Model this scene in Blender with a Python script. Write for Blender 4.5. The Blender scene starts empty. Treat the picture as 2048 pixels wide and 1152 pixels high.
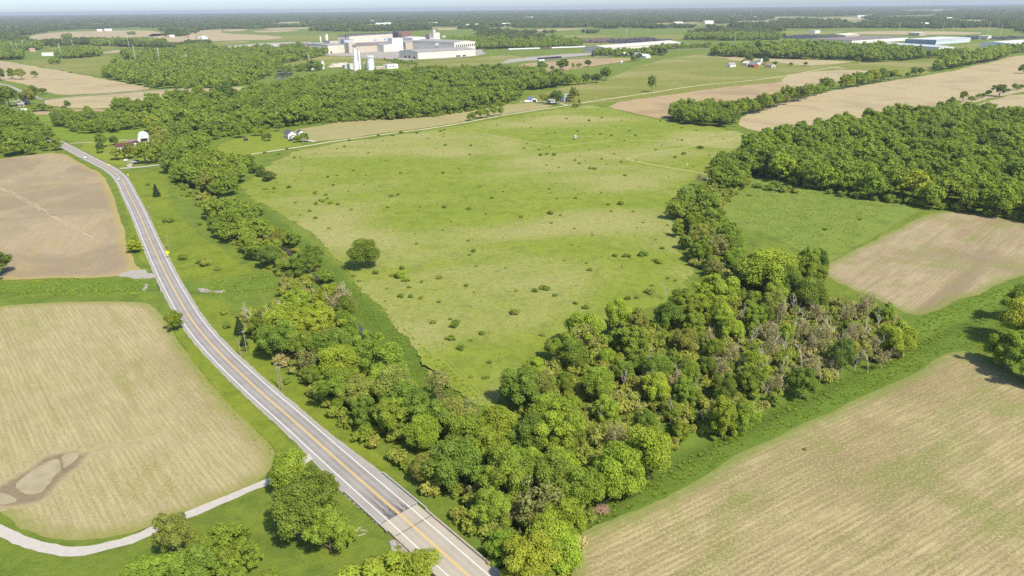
import bpy, bmesh, math, random
import numpy as np
from mathutils import Vector, Matrix, Euler
from mathutils.geometry import delaunay_2d_cdt

R = math.radians
S = bpy.context.scene

# ------------------------------------------------------------------ camera, sky, sun, exposure
CAM_H = 122.0
FOCAL = 1366.0           # focal length in photograph pixels (2048 wide)
PITCH = math.atan((576 - 14) / FOCAL)
ROLL = math.atan(23 / 2048)
FW = Vector((0, math.cos(PITCH), -math.sin(PITCH)))
R0 = Vector((1, 0, 0)); U0 = Vector((0, math.sin(PITCH), math.cos(PITCH)))
RIGHT = math.cos(ROLL) * R0 - math.sin(ROLL) * U0
UP = math.sin(ROLL) * R0 + math.cos(ROLL) * U0
cam_d = bpy.data.cameras.new('camera'); cam = bpy.data.objects.new('camera', cam_d)
S.collection.objects.link(cam)
cam.matrix_world = Matrix(((RIGHT.x, UP.x, -FW.x, 0), (RIGHT.y, UP.y, -FW.y, 0), (RIGHT.z, UP.z, -FW.z, CAM_H), (0, 0, 0, 1)))
cam_d.sensor_width = 36; cam_d.lens = 36 * FOCAL / 2048; cam_d.clip_start = 1; cam_d.clip_end = 80000
S.camera = cam

SUN_EL, SUN_AZ = R(52), R(140)        # azimuth clockwise from +Y (the view direction)
w = bpy.data.worlds.new('World'); S.world = w; w.use_nodes = True
wn = w.node_tree.nodes; wl = w.node_tree.links
sky = wn.new('ShaderNodeTexSky'); sky.sky_type = 'NISHITA'; sky.sun_disc = False
sky.sun_elevation = SUN_EL; sky.sun_rotation = SUN_AZ; sky.altitude = 200
sky.air_density = 0.65; sky.dust_density = 1.0; sky.ozone_density = 3.5
wl.new(sky.outputs[0], wn['Background'].inputs[0]); wn['Background'].inputs[1].default_value = 0.15
sd = bpy.data.lights.new('sun', 'SUN'); sun = bpy.data.objects.new('sun', sd); S.collection.objects.link(sun)
sd.energy = 3.8; sd.angle = R(1.5); sd.color = (1.0, 0.925, 0.79)
sun_dir = Vector((math.cos(SUN_EL) * math.sin(SUN_AZ), math.cos(SUN_EL) * math.cos(SUN_AZ), math.sin(SUN_EL)))
sun.rotation_euler = sun_dir.to_track_quat('Z', 'Y').to_euler()
vs = S.view_settings; vs.view_transform = 'Standard'; vs.look = 'None'; vs.gamma = 1; vs.use_curve_mapping = False
vs.exposure = 0.54
S.cycles.use_denoising = False
S.cycles.max_bounces = 8; S.cycles.diffuse_bounces = 5; S.cycles.transmission_bounces = 5; S.cycles.volume_bounces = 0
S.cycles.caustics_reflective = False; S.cycles.caustics_refractive = False

# ------------------------------------------------------------------ survey: a photograph pixel -> a point on the land
def ray(px, py):
    return FW + RIGHT * ((px - 1024) / FOCAL) + UP * (-(py - 576) / FOCAL)
def at(px, py, z=0.0):
    d = ray(px, py); t = (CAM_H - z) / -d.z
    return Vector((d.x * t, d.y * t, z))
def mpp(p):                       # metres in one photograph pixel at a point
    return math.hypot(p.x, p.y, CAM_H) / FOCAL
def W(pts): return [(at(x, y).x, at(x, y).y) for x, y in pts]

# ------------------------------------------------------------------ object helpers
COL = S.collection
def link(o, parent=None):
    COL.objects.link(o)
    if parent is not None: o.parent = parent
    return o
def tag(o, label=None, cat=None, group=None, kind=None):
    if label: o['label'] = label
    if cat: o['category'] = cat
    if group: o['group'] = group
    if kind: o['kind'] = kind
    return o
def empty(name, loc=(0, 0, 0), rz=0.0, label=None, cat=None, group=None):
    o = bpy.data.objects.new(name, None); o.empty_display_size = 0.5
    o.location = loc; o.rotation_euler = (0, 0, rz); link(o)
    return tag(o, label, cat, group)
def mesh_obj(name, verts, faces, mat, parent=None, smooth=False, loc=None):
    me = bpy.data.meshes.new(name); me.from_pydata([tuple(v) for v in verts], [], [tuple(f) for f in faces])
    if mat: me.materials.append(mat)
    if smooth: me.polygons.foreach_set('use_smooth', [True] * len(me.polygons))
    me.update()
    o = bpy.data.objects.new(name, me)
    if loc is not None: o.location = loc
    return link(o, parent)
class MB:
    """collects shapes into one mesh"""
    def __init__(s): s.v = []; s.f = []
    def add(s, v, f):
        n = len(s.v); s.v += [tuple(q) for q in v]; s.f += [tuple(i + n for i in q) for q in f]; return s
    def box(s, x0, x1, y0, y1, z0, z1, m=None):
        v = [Vector(p) for p in ((x0, y0, z0), (x1, y0, z0), (x1, y1, z0), (x0, y1, z0), (x0, y0, z1), (x1, y0, z1), (x1, y1, z1), (x0, y1, z1))]
        if m is not None: v = [m @ p for p in v]
        return s.add(v, ((0, 3, 2, 1), (4, 5, 6, 7), (0, 1, 5, 4), (1, 2, 6, 5), (2, 3, 7, 6), (3, 0, 4, 7)))
    def tube(s, a, b, r0, r1, n=6, cap=True):
        a = Vector(a); b = Vector(b); d = (b - a).normalized()
        u = d.cross(Vector((0.31, 0.87, 0.38))).normalized(); w_ = d.cross(u)
        v = []
        for p, r in ((a, r0), (b, r1)):
            for i in range(n):
                t = 2 * math.pi * i / n; v.append(p + u * (r * math.cos(t)) + w_ * (r * math.sin(t)))
        f = [(i, (i + 1) % n, n + (i + 1) % n, n + i) for i in range(n)]
        if cap: f += [tuple(range(n - 1, -1, -1)), tuple(range(n, 2 * n))]
        return s.add(v, f)
    def prism(s, pts, y0, y1):         # polygon in x,z extruded along y
        n = len(pts); v = [(x, y0, z) for x, z in pts] + [(x, y1, z) for x, z in pts]
        f = [tuple(range(n)), tuple(range(2 * n - 1, n - 1, -1))]
        f += [(i, n + i, n + (i + 1) % n, (i + 1) % n) for i in range(n)]
        return s.add(v, f)
    def build(s, name, mat, parent=None, smooth=False, loc=None): return mesh_obj(name, s.v, s.f, mat, parent, smooth, loc)
ONES = ['', 'first', 'second', 'third', 'fourth', 'fifth', 'sixth', 'seventh', 'eighth', 'ninth', 'tenth', 'eleventh', 'twelfth', 'thirteenth', 'fourteenth', 'fifteenth', 'sixteenth', 'seventeenth', 'eighteenth', 'nineteenth']
TENS = {2: ('twentieth', 'twenty'), 3: ('thirtieth', 'thirty'), 4: ('fortieth', 'forty'), 5: ('fiftieth', 'fifty'), 6: ('sixtieth', 'sixty'), 7: ('seventieth', 'seventy'), 8: ('eightieth', 'eighty'), 9: ('ninetieth', 'ninety')}
def ordw(n):
    if n < 20: return ONES[n]
    if n < 100: return TENS[n // 10][0] if n % 10 == 0 else TENS[n // 10][1] + '-' + ONES[n % 10]
    return 'hundredth' if n == 100 else 'hundred-and-' + ordw(n - 100)

# ------------------------------------------------------------------ materials
class N:
    def __init__(s, name):
        s.m = bpy.data.materials.new(name); s.m.use_nodes = True
        s.t = s.m.node_tree; s.n = s.t.nodes; s.l = s.t.links; s.n.clear()
        s.out = s.n.new('ShaderNodeOutputMaterial')
    def new(s, typ, **kw):
        o = s.n.new(typ)
        for k, v in kw.items(): setattr(o, k, v)
        return o
    def set(s, sock, v):
        if hasattr(v, 'is_linked') or isinstance(v, bpy.types.NodeSocket): s.l.new(v, sock)
        elif isinstance(v, (tuple, list)) and len(v) == 3 and sock.type == 'RGBA': sock.default_value = (*v, 1)
        else: sock.default_value = v
    def pos(s): return s.new('ShaderNodeNewGeometry').outputs['Position']
    def mapv(s, v, scale=(1, 1, 1), rz=0.0, loc=(0, 0, 0)):
        o = s.new('ShaderNodeMapping'); s.l.new(v, o.inputs[0]); o.inputs['Scale'].default_value = scale
        o.inputs['Rotation'].default_value = (0, 0, rz); o.inputs['Location'].default_value = loc; return o.outputs[0]
    def noise(s, v, scale, detail=4, rough=0.55, dist=0.0):
        o = s.new('ShaderNodeTexNoise'); s.l.new(v, o.inputs['Vector'])
        o.inputs['Scale'].default_value = scale; o.inputs['Detail'].default_value = detail
        o.inputs['Roughness'].default_value = rough; o.inputs['Distortion'].default_value = dist; return o.outputs[0]
    def rng(s, v, a, b, c=0.0, d=1.0):
        o = s.new('ShaderNodeMapRange'); s.l.new(v, o.inputs[0])
        for i, q in enumerate((a, b, c, d)): o.inputs[i + 1].default_value = q
        return o.outputs[0]
    def mix(s, f, a, b, mode='MIX'):
        o = s.new('ShaderNodeMix', data_type='RGBA', blend_type=mode, clamp_factor=True)
        s.set(o.inputs[0], f); s.set(o.inputs[6], a); s.set(o.inputs[7], b); return o.outputs[2]
    def math(s, op, a, b=0.0):
        o = s.new('ShaderNodeMath', operation=op); s.set(o.inputs[0], a); s.set(o.inputs[1], b); return o.outputs[0]
    def attr(s, name): return s.new('ShaderNodeAttribute', attribute_name=name).outputs
    def bsdf(s, col, rough=0.9, spec=0.2, bump=None, bstr=0.4, bdist=0.1, metal=0.0):
        b = s.new('ShaderNodeBsdfPrincipled'); s.set(b.inputs['Base Color'], col); s.set(b.inputs['Roughness'], rough)
        b.inputs['Specular IOR Level'].default_value = spec; b.inputs['Metallic'].default_value = metal
        if bump is not None:
            n = s.new('ShaderNodeBump'); n.inputs['Strength'].default_value = bstr; n.inputs['Distance'].default_value = bdist
            s.l.new(bump, n.inputs['Height']); s.l.new(n.outputs[0], b.inputs['Normal'])
        s.l.new(b.outputs[0], s.out.inputs[0]); return b

def m_plain(name, col, rough=0.7, spec=0.3, var=0.12, scale=0.6, metal=0.0):
    n = N(name); p = n.new('ShaderNodeTexCoord').outputs['Object']
    k = n.noise(p, scale, 4); k2 = n.noise(p, scale * 9, 3)
    f = n.math('ADD', n.math('MULTIPLY', k, 0.65), n.math('MULTIPLY', k2, 0.35))
    lo = tuple(c * (1 - var) for c in col); hi = tuple(min(1, c * (1 + var)) for c in col)
    n.bsdf(n.mix(n.rng(f, 0.3, 0.7), lo, hi), rough, spec, metal=metal); return n.m

def m_grass(name, dark, mid, light, dry=None, dry_amt=0.0, dry_scale=0.02, rowdir=None, patch=None, lush=None, bstr=0.55):
    n = N(name); p = n.pos()
    big = n.noise(p, 0.018, 5, 0.6, 0.6); med = n.noise(p, 0.11, 5, 0.65, 0.4); fine = n.noise(p, 0.9, 5, 0.7); tuft = n.noise(p, 3.2, 3, 0.7)
    c = n.mix(n.rng(big, 0.36, 0.64), mid, light)
    c = n.mix(n.rng(med, 0.46, 0.68), c, dark)
    if dry:
        st = n.mapv(p, (0.75, 1.2, 1), 0.25)
        d1 = n.noise(st, dry_scale, 3, 0.5, 0.4); d2 = n.noise(p, 0.35, 5, 0.75)
        f = n.rng(n.math('ADD', n.math('MULTIPLY', d1, 0.72), n.math('MULTIPLY', d2, 0.28)), 0.56 - dry_amt, 0.68 - dry_amt)
        c = n.mix(n.math('MULTIPLY', f, 0.85), c, dry)
    if patch:                                    # a coarse second sward
        f2 = n.rng(n.noise(p, 0.035, 6, 0.7, 1.0), 0.52, 0.66); c = n.mix(n.math('MULTIPLY', f2, 0.8), c, patch)
    if lush:
        la = n.math('ADD', n.attr('lush')[2], n.math('MULTIPLY', n.math('SUBTRACT', med, 0.5), 1.1)); lm = n.mix(n.rng(med, 0.4, 0.62), lush[0], lush[1])
        c = n.mix(n.rng(la, 0.25, 0.65, 0, 0.92), c, lm); light = n.mix(n.rng(la, 0.25, 0.65), light, lush[2])
    c = n.mix(n.rng(fine, 0.32, 0.72, 0.0, 0.75), c, n.mix(0.55, c, light))
    c = n.mix(n.rng(tuft, 0.44, 0.6, 0.0, 0.75), c, n.mix(0.75, c, dark)); mott = n.noise(p, 0.33, 5, 0.75, 0.5); c = n.mix(n.rng(mott, 0.5, 0.64, 0.0, 0.6), c, n.mix(0.6, c, dark))
    if rowdir is not None:
        q = n.mapv(p, (1, 0.03, 1), rowdir); r = n.noise(q, 0.55, 3, 0.6)
        c = n.mix(n.rng(r, 0.5, 0.7, 0, 0.35), c, dark)
    bh = n.math('ADD', fine, n.math('MULTIPLY', tuft, 0.6))
    n.bsdf(c, 0.95, 0.1, bh, bstr, 0.9); return n.m

def m_field(name, straw, pale, soil, green, rowdir, weed=0.0, soil_amt=0.0, row=0.5, rowscale=1.0, fringe=True, wscale=0.03, track=0.3):
    n = N(name); p = n.pos()
    big = n.noise(p, 0.014, 5, 0.6, 0.7); med = n.noise(p, 0.09, 6, 0.7, 0.3); fine = n.noise(p, 1.4, 4, 0.75)
    q = n.mapv(n.mapv(p, (1, 1, 1), rowdir), (1, 0.06, 1))      # rotate, then stretch along the rows
    s1 = n.noise(q, 0.85 * rowscale, 4, 0.7); s2 = n.noise(q, 0.22 * rowscale, 3, 0.6); s3 = n.noise(n.mapv(q, (1, 0.4, 1)), 0.06 * rowscale, 2, 0.5)
    c = n.mix(n.rng(med, 0.35, 0.65), straw, pale)
    c = n.mix(n.math('MULTIPLY', n.rng(big, 0.52 - soil_amt, 0.66 - soil_amt), 0.75), c, soil)
    c = n.mix(n.math('MULTIPLY', n.rng(s1, 0.44, 0.58), row), c, n.mix(0.85, c, soil))
    c = n.mix(n.math('MULTIPLY', n.rng(s2, 0.55, 0.72), row * 0.7), c, soil)
    c = n.mix(n.math('MULTIPLY', n.rng(s3, 0.62, 0.66), track), c, soil)
    rw = n.new('ShaderNodeSeparateXYZ'); n.l.new(n.mapv(p, (1, 1, 1), rowdir), rw.inputs[0])
    ph = n.math('ADD', n.math('MULTIPLY', rw.outputs[0], 2 * math.pi / 1.52), n.math('MULTIPLY', n.noise(p, 0.2, 2, 0.5), 2.2))
    c = n.mix(n.math('MULTIPLY', n.rng(n.math('SINE', ph), 0.1, 0.8), row * 0.8), c, n.mix(0.8, c, soil))
    g1 = n.noise(p, wscale, 6, 0.7, 0.8)
    gf = n.math('ADD', n.math('MULTIPLY', g1, 0.55), n.math('ADD', n.math('MULTIPLY', s2, 0.25), n.math('MULTIPLY', fine, 0.2)))
    c = n.mix(n.math('MULTIPLY', n.rng(gf, 0.60 - weed, 0.70 - weed), 0.72), c, green)
    c = n.mix(n.rng(fine, 0.5, 0.62, 0.0, 0.6), c, n.mix(0.6, c, soil)); c = n.mix(n.rng(fine, 0.5, 0.36, 0.0, 0.7), c, pale)
    if fringe:
        e = n.attr('edge')[2]
        ef = n.math('ADD', e, n.math('MULTIPLY', n.math('SUBTRACT', n.noise(p, 0.25, 5, 0.7), 0.5), 9.0))
        c = n.mix(n.rng(ef, 0.5, 5.5, 0.85, 0.0), c, green)
    n.bsdf(c, 0.95, 0.1, n.math('ADD', s1, fine), 0.5, 0.25); return n.m

def m_leaf(name, colors=None, trans=0.45):
    n = N(name); oi = n.new('ShaderNodeObjectInfo')
    if colors is None: base = oi.outputs['Color']
    else:
        rp = n.new('ShaderNodeValToRGB'); e = rp.color_ramp.elements; rp.color_ramp.interpolation = 'LINEAR'
        for i, c in enumerate(colors):
            el = e[i] if i < 2 else e.new(0.5); el.position = i / (len(colors) - 1)
        for i, c in enumerate(colors): rp.color_ramp.elements[i].color = (*c, 1)
        ln = n.noise(oi.outputs['Location'], 0.011, 3, 0.6); n.l.new(n.math('ADD', n.math('MULTIPLY', oi.outputs['Random'], 0.6), n.rng(ln, 0.3, 0.7, -0.1, 0.5)), rp.inputs[0]); base = rp.outputs[0]
    v = n.attr('v')[2]
    c = n.mix(1.0, base, n.new('ShaderNodeCombineColor').outputs[0], 'MULTIPLY')
    cc = c.node.inputs[7].links[0].from_node
    n.l.new(v, cc.inputs[0]); n.l.new(v, cc.inputs[1]); n.l.new(n.math('MULTIPLY', v, 0.92), cc.inputs[2])
    d = n.new('ShaderNodeBsdfDiffuse'); t = n.new('ShaderNodeBsdfTranslucent'); g = n.new('ShaderNodeAddShader')
    n.l.new(n.mix(1.0, c, (0.84, 0.77, 0.8), 'MULTIPLY'), d.inputs[0]); n.l.new(n.mix(1.0, c, (0.58, 0.53, 0.34), 'MULTIPLY'), t.inputs[0])
    n.l.new(d.outputs[0], g.inputs[0]); n.l.new(t.outputs[0], g.inputs[1]); n.l.new(g.outputs[0], n.out.inputs[0])
    return n.m

M = {}
M['ground'] = m_grass('grass', (0.09, 0.145, 0.022), (0.165, 0.225, 0.03), (0.225, 0.27, 0.036), patch=(0.12, 0.185, 0.026), lush=((0.14, 0.215, 0.03), (0.105, 0.17, 0.024), (0.19, 0.265, 0.036)))
M['verge'] = m_grass('verge_grass', (0.12, 0.17, 0.02), (0.19, 0.245, 0.025), (0.25, 0.29, 0.03))
M['meadow'] = m_grass('meadow_grass', (0.145, 0.198, 0.027), (0.225, 0.285, 0.034), (0.285, 0.325, 0.042), dry=(0.47, 0.4, 0.19), dry_amt=0.085, dry_scale=0.0085)
M['shrubmeadow'] = m_grass('reed_meadow', (0.12, 0.17, 0.034), (0.2, 0.27, 0.05), (0.235, 0.295, 0.052), patch=(0.25, 0.3, 0.04))
M['bank'] = m_grass('bank_grass', (0.035, 0.085, 0.012), (0.085, 0.16, 0.02), (0.125, 0.2, 0.024), bstr=0.9)
M['crop_green'] = m_grass('young_crop', (0.13, 0.2, 0.022), (0.19, 0.27, 0.028), (0.22, 0.29, 0.03), rowdir=0.3)
M['lawn'] = m_grass('lawn', (0.17, 0.22, 0.025), (0.22, 0.275, 0.03), (0.26, 0.3, 0.034))
M['pasture'] = m_grass('pasture', (0.15, 0.175, 0.03), (0.215, 0.235, 0.045), (0.27, 0.27, 0.06), dry=(0.38, 0.33, 0.15), dry_amt=0.06, dry_scale=0.006)
GRN = (0.13, 0.18, 0.03)
M['f_near_l'] = m_field('stubble_left', (0.365, 0.312, 0.148), (0.445, 0.388, 0.205), (0.27, 0.215, 0.105), (0.235, 0.24, 0.062), R(-42), weed=0.085, soil_amt=0.0, row=0.6)
M['f_mid_l'] = m_field('tilled_left', (0.355, 0.285, 0.17), (0.41, 0.335, 0.2), (0.245, 0.19, 0.12), (0.37, 0.3, 0.1), R(-20), weed=0.085, soil_amt=0.11, row=0.3, rowscale=0.6, track=0.1)
M['f_right'] = m_field('stubble_right', (0.335, 0.28, 0.132), (0.46, 0.39, 0.2), (0.22, 0.168, 0.082), (0.18, 0.215, 0.048), R(60), weed=0.108, soil_amt=0.03, row=0.68)
M['f_right_mid'] = m_field('stubble_beyond_ditch', (0.345, 0.275, 0.15), (0.43, 0.355, 0.21), (0.215, 0.16, 0.095), (0.2, 0.225, 0.05), R(46), weed=0.115, soil_amt=0.0, row=0.5, rowscale=0.6, track=0.85)
M['f_far'] = m_field('tilled_far', (0.405, 0.33, 0.18), (0.45, 0.375, 0.21), (0.32, 0.25, 0.145), (0.36, 0.33, 0.13), R(47), weed=0.02, soil_amt=0.02, row=0.15, rowscale=0.2, wscale=0.008, fringe=False, track=0.1)
M['f_brown'] = m_field('tilled_brown', (0.4, 0.29, 0.16), (0.42, 0.33, 0.17), (0.28, 0.2, 0.12), (0.28, 0.28, 0.08), R(47), weed=0.07, soil_amt=0.05, row=0.15, rowscale=0.2, wscale=0.01, fringe=False, track=0.1)
M['f_strip'] = m_field('hay_strip', (0.3, 0.28, 0.11), (0.36, 0.32, 0.14), (0.33, 0.26, 0.13), (0.24, 0.26, 0.06), R(50), weed=0.1, soil_amt=0.0, row=0.2, rowscale=0.3, wscale=0.01, fringe=False, track=0.1)
LEAFS = [(0.135, 0.21, 0.044), (0.175, 0.26, 0.046), (0.205, 0.295, 0.048), (0.23, 0.315, 0.05), (0.255, 0.34, 0.052), (0.285, 0.36, 0.056)]
M['leaf'] = m_leaf('leaves')
M['leaf_w'] = m_leaf('woodland_leaves', LEAFS)
M['leaf_far'] = m_leaf('far_leaves', [(0.085, 0.13, 0.034), (0.13, 0.18, 0.04), (0.1, 0.15, 0.036)])
M['leaf_scrub'] = m_leaf('scrub_leaves', [(0.2, 0.28, 0.042), (0.3, 0.33, 0.07), (0.23, 0.31, 0.045), (0.36, 0.34, 0.16), (0.22, 0.28, 0.055)])
M['bark'] = m_plain('bark', (0.2, 0.16, 0.115), 0.9, 0.1, 0.3, 3)
M['deadwood'] = m_plain('dead_wood', (0.6, 0.52, 0.42), 0.9, 0.1, 0.25, 3)

# ------------------------------------------------------------------ land form
def segdist(P, line):
    """distance of points P (n,2) from a polyline"""
    best = np.full(len(P), 1e9)
    for (a, b) in zip(line[:-1], line[1:]):
        a = np.array(a); b = np.array(b); d = b - a; L = d @ d
        t = np.clip(((P - a) @ d) / L, 0, 1); q = a + t[:, None] * d
        best = np.minimum(best, np.hypot(*(P - q).T))
    return best
CREEK = W([(300, 283), (345, 318), (395, 355), (440, 392), (505, 430), (565, 485), (625, 540), (672, 592), (708, 635), (748, 678), (785, 718), (840, 775), (900, 835), (975, 900), (1050, 975), (1098, 1040), (1090, 1100), (1010, 1150), (900, 1175), (790, 1210), (700, 1250)])
DITCH_L = W([(-260, 578), (0, 576), (150, 574), (300, 571), (350, 573), (420, 577), (500, 572), (580, 562), (640, 560)])
DITCH_R = W([(1090, 1075), (1190, 1005), (1240, 968), (1290, 938), (1390, 885), (1500, 832), (1640, 765), (1760, 708), (1860, 662), (1960, 622), (2080, 575), (2250, 520)])
CARVE = [(CREEK, 3.0, 2.2, 12.0), (DITCH_L, 1.5, 0.8, 6.5), (DITCH_R, 1.7, 0.7, 7.0)]
def hzv(P):
    z = np.zeros(len(P))
    for line, dep, w0, w1 in CARVE:
        d = segdist(P, line); t = np.clip((w1 - d) / (w1 - w0), 0, 1); z = np.minimum(z, -dep * t * t * (3 - 2 * t))
    return z
def hz(x, y): return float(hzv(np.array([[x, y]]))[0])

def axis(lo, hi, step, far_lo, far_hi, g):
    a = list(np.arange(lo, hi + 0.1, step)); s = step
    while a[-1] < far_hi: s *= g; a.append(a[-1] + s)
    s = step
    while a[0] > far_lo: s *= g; a.insert(0, a[0] - s)
    return np.array(a)
gx = axis(-260, 270, 2.5, -42000, 42000, 1.14); gy = axis(80, 430, 2.5, -3000, 26000, 1.12)
GX, GY = np.meshgrid(gx, gy)
P = np.stack([GX.ravel(), GY.ravel()], 1); Z = np.zeros(len(P))
near = (np.abs(P[:, 0]) < 700) & (P[:, 1] < 1000) & (P[:, 1] > 0); Z[near] = hzv(P[near])
nx, ny = len(gx), len(gy)
ii = np.arange(nx * ny).reshape(ny, nx)
F = np.stack([ii[:-1, :-1], ii[:-1, 1:], ii[1:, 1:], ii[1:, :-1]], -1).reshape(-1, 4)
me = bpy.data.meshes.new('ground'); me.from_pydata(np.column_stack([P, Z]).tolist(), [], F.tolist()); me.materials.append(M['ground'])
me.polygons.foreach_set('use_smooth', [True] * len(me.polygons))
lush = np.zeros(len(P))
for line, w0, w1 in ((DITCH_R, 10, 19), (DITCH_L, 5, 8), (CREEK, 9, 15)):
    lush[near] = np.maximum(lush[near], np.clip((w1 - segdist(P[near], line)) / (w1 - w0), 0, 1))
lush_a = me.attributes.new('lush', 'FLOAT', 'POINT'); lush_a.data.foreach_set('value', lush.astype(np.float32))
tag(link(bpy.data.objects.new('ground', me)), kind='structure')

# ------------------------------------------------------------------ sheets: fields, meadows, paths
rs = np.random.RandomState(7)
def densify(pts, frac=0.006, jit=1.0, smooth=True):
    """polygon (world) with its edges cut into short wobbly pieces"""
    out = []; n = len(pts)
    for i in range(n):
        a = np.array(pts[i]); b = np.array(pts[(i + 1) % n]); d = b - a; L = np.hypot(*d)
        if L < 1e-6: continue
        m = (a + b) / 2; step = max(1.2, frac * np.hypot(*m)); k = max(1, min(160, int(L / step)))
        nrm = np.array([-d[1], d[0]]) / L; ph = rs.rand(4) * 6.28
        for j in range(k):
            t = j / k; s = t * L
            off = (math.sin(s / (step * 9) + ph[0]) * 0.8 + math.sin(s / (step * 3.1) + ph[1]) * 0.45 + rs.randn() * 0.32) * step * 0.45 * jit
            off *= min(1.0, 4 * t * (1 - t) + 0.15)
            out.append(tuple(a + d * t + nrm * off))
    return out
def chaikin(pts, it=2):
    for _ in range(it):
        q = []
        for i in range(len(pts)):
            a = np.array(pts[i]); b = np.array(pts[(i + 1) % len(pts)]); q += [tuple(a * .75 + b * .25), tuple(a * .25 + b * .75)]
        pts = q
    return pts
def sheet(name, px, mat, z, jit=1.0, round_=1, kind='structure', follow=False, inner=0, label=None):
    pts = W(px) if not isinstance(px[0], np.ndarray) else px
    if round_: pts = chaikin(pts, round_)
    b = densify(pts, jit=jit)
    arr = np.array(b); n = len(b); V = [Vector(p) for p in b]
    E = [(i, (i + 1) % n) for i in range(n)]
    if inner:
        lo = arr.min(0); hi = arr.max(0); st = max(inner, (hi - lo).max() / 60)
        g = np.stack(np.meshgrid(np.arange(lo[0], hi[0], st), np.arange(lo[1], hi[1], st)), -1).reshape(-1, 2) + rs.rand(1)
        x, y = g.T; ins = np.zeros(len(g), bool)
        for i in range(n):
            x0, y0 = arr[i]; x1, y1 = arr[(i + 1) % n]
            c = ((y0 > y) != (y1 > y)); ins ^= c & (x < (x1 - x0) * (y - y0) / ((y1 - y0) if y1 != y0 else 1e-9) + x0)
        g = g[ins]
        if len(g):
            d = segdist(g, [tuple(q) for q in arr] + [tuple(arr[0])]); g = g[d > st * 0.35]
        V += [Vector(q) for q in g]
    vo, eo, fo, *_ = delaunay_2d_cdt(V, E, [], 1, 1e-4)
    A = np.array([(q.x, q.y) for q in vo])
    edge = segdist(A, [tuple(q) for q in arr] + [tuple(arr[0])])
    zz = hzv(A) + z if follow else np.full(len(A), z)
    fo = [f if ((A[f[1]] - A[f[0]])[0] * (A[f[2]] - A[f[0]])[1] - (A[f[1]] - A[f[0]])[1] * (A[f[2]] - A[f[0]])[0]) > 0 else f[::-1] for f in fo]
    me = bpy.data.meshes.new(name); me.from_pydata(np.column_stack([A, zz]).tolist(), [], [tuple(f) for f in fo]); me.materials.append(mat)
    at_ = me.attributes.new('edge', 'FLOAT', 'POINT'); at_.data.foreach_set('value', np.minimum(edge, 60).astype(np.float32))
    me.update(); o = link(bpy.data.objects.new(name, me)); tag(o, kind=kind)
    if label: o['label'] = label
    return o
def inside(poly, P):
    x, y = P.T; ins = np.zeros(len(P), bool); n = len(poly)
    for i in range(n):
        x0, y0 = poly[i]; x1, y1 = poly[(i + 1) % n]
        c = ((y0 > y) != (y1 > y)); ins ^= c & (x < (x1 - x0) * (y - y0) / ((y1 - y0) if y1 != y0 else 1e-9) + x0)
    return ins

MEADOW = [(470, 372), (520, 352), (560, 312), (640, 292), (760, 274), (900, 254), (1040, 229), (1130, 215), (1195, 209), (1330, 243), (1495, 264), (1470, 305), (1405, 348), (1352, 392), (1340, 440), (1372, 505), (1392, 560), (1310, 615), (1200, 640), (1100, 680), (1020, 750), (1003, 790), (968, 822), (893, 768), (798, 665), (740, 590), (690, 535), (630, 470), (560, 425)]
sheet('meadow', MEADOW, M['meadow'], 0.05, inner=12, jit=2.4)
sheet('field', [(-260, 640), (0, 612), (130, 604), (250, 603), (296, 606), (320, 622), (345, 668), (400, 745), (460, 812), (520, 868), (550, 900), (548, 925), (525, 962), (440, 1000), (330, 1042), (230, 1076), (130, 1083), (60, 1066), (20, 1040), (-30, 1005), (-320, 1000)], M['f_near_l'], 0.05, inner=7, jit=0.5)
sheet('field', [(-420, 365), (0, 318), (60, 310), (122, 304), (160, 325), (200, 346), (219, 372), (236, 420), (250, 462), (258, 500), (272, 530), (291, 546), (240, 553), (120, 557), (-60, 560), (-420, 560)], M['f_mid_l'], 0.05, inner=12, jit=0.5)
sheet('field', [(1145, 1250), (1138, 1100), (1155, 1068), (1250, 1030), (1350, 988), (1480, 905), (1600, 852), (1720, 795), (1830, 748), (1895, 706), (1935, 700), (2000, 738), (2110, 800), (2300, 900), (2300, 1300)], M['f_right'], 0.05, inner=6, jit=0.6)
sheet('field', [(1630, 543), (1700, 506), (1790, 458), (1868, 421), (1960, 428), (2060, 445), (2300, 490), (2180, 520), (2040, 552), (1960, 585), (1870, 622), (1820, 634), (1770, 605), (1690, 575)], M['f_right_mid'], 0.05, inner=10)
sheet('reed_meadow', [(1432, 398), (1452, 382), (1485, 358), (1545, 358), (1620, 378), (1720, 399), (1850, 414), (1790, 452), (1700, 500), (1632, 538), (1600, 500), (1540, 470), (1470, 455), (1440, 420)], M['shrubmeadow'], 0.06, inner=12)
sheet('verge', [(292, 560), (252, 430), (232, 360), (258, 352), (300, 345), (350, 338), (330, 372), (350, 420), (400, 470), (440, 500), (520, 545), (450, 556), (380, 562), (345, 562), (300, 490)], M['verge'], 0.03, inner=10)
sheet('verge', [(318, 600), (372, 596), (445, 600), (475, 645), (545, 715), (600, 770), (660, 822), (700, 862), (760, 908), (805, 958), (740, 938), (690, 925), (560, 835), (440, 720), (372, 650)], M['verge'], 0.03, inner=10)
sheet('verge', [(330, 640), (420, 770), (540, 890), (585, 925), (610, 915), (480, 790), (390, 690), (345, 615)], M['verge'], 0.03)
sheet('lawn', [(425, 298), (470, 278), (540, 265), (565, 262), (600, 284), (610, 290), (500, 308), (440, 318)], M['lawn'], 0.06)
sheet('lawn', [(150, 290), (200, 283), (280, 278), (330, 300), (355, 322), (240, 334), (200, 318)], M['lawn'], 0.06)
sheet('field', [(556, 265), (700, 241), (860, 232), (945, 221), (1040, 205), (1128, 209), (1000, 230), (880, 252), (660, 281), (603, 284)], M['f_strip'], 0.1)
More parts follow.
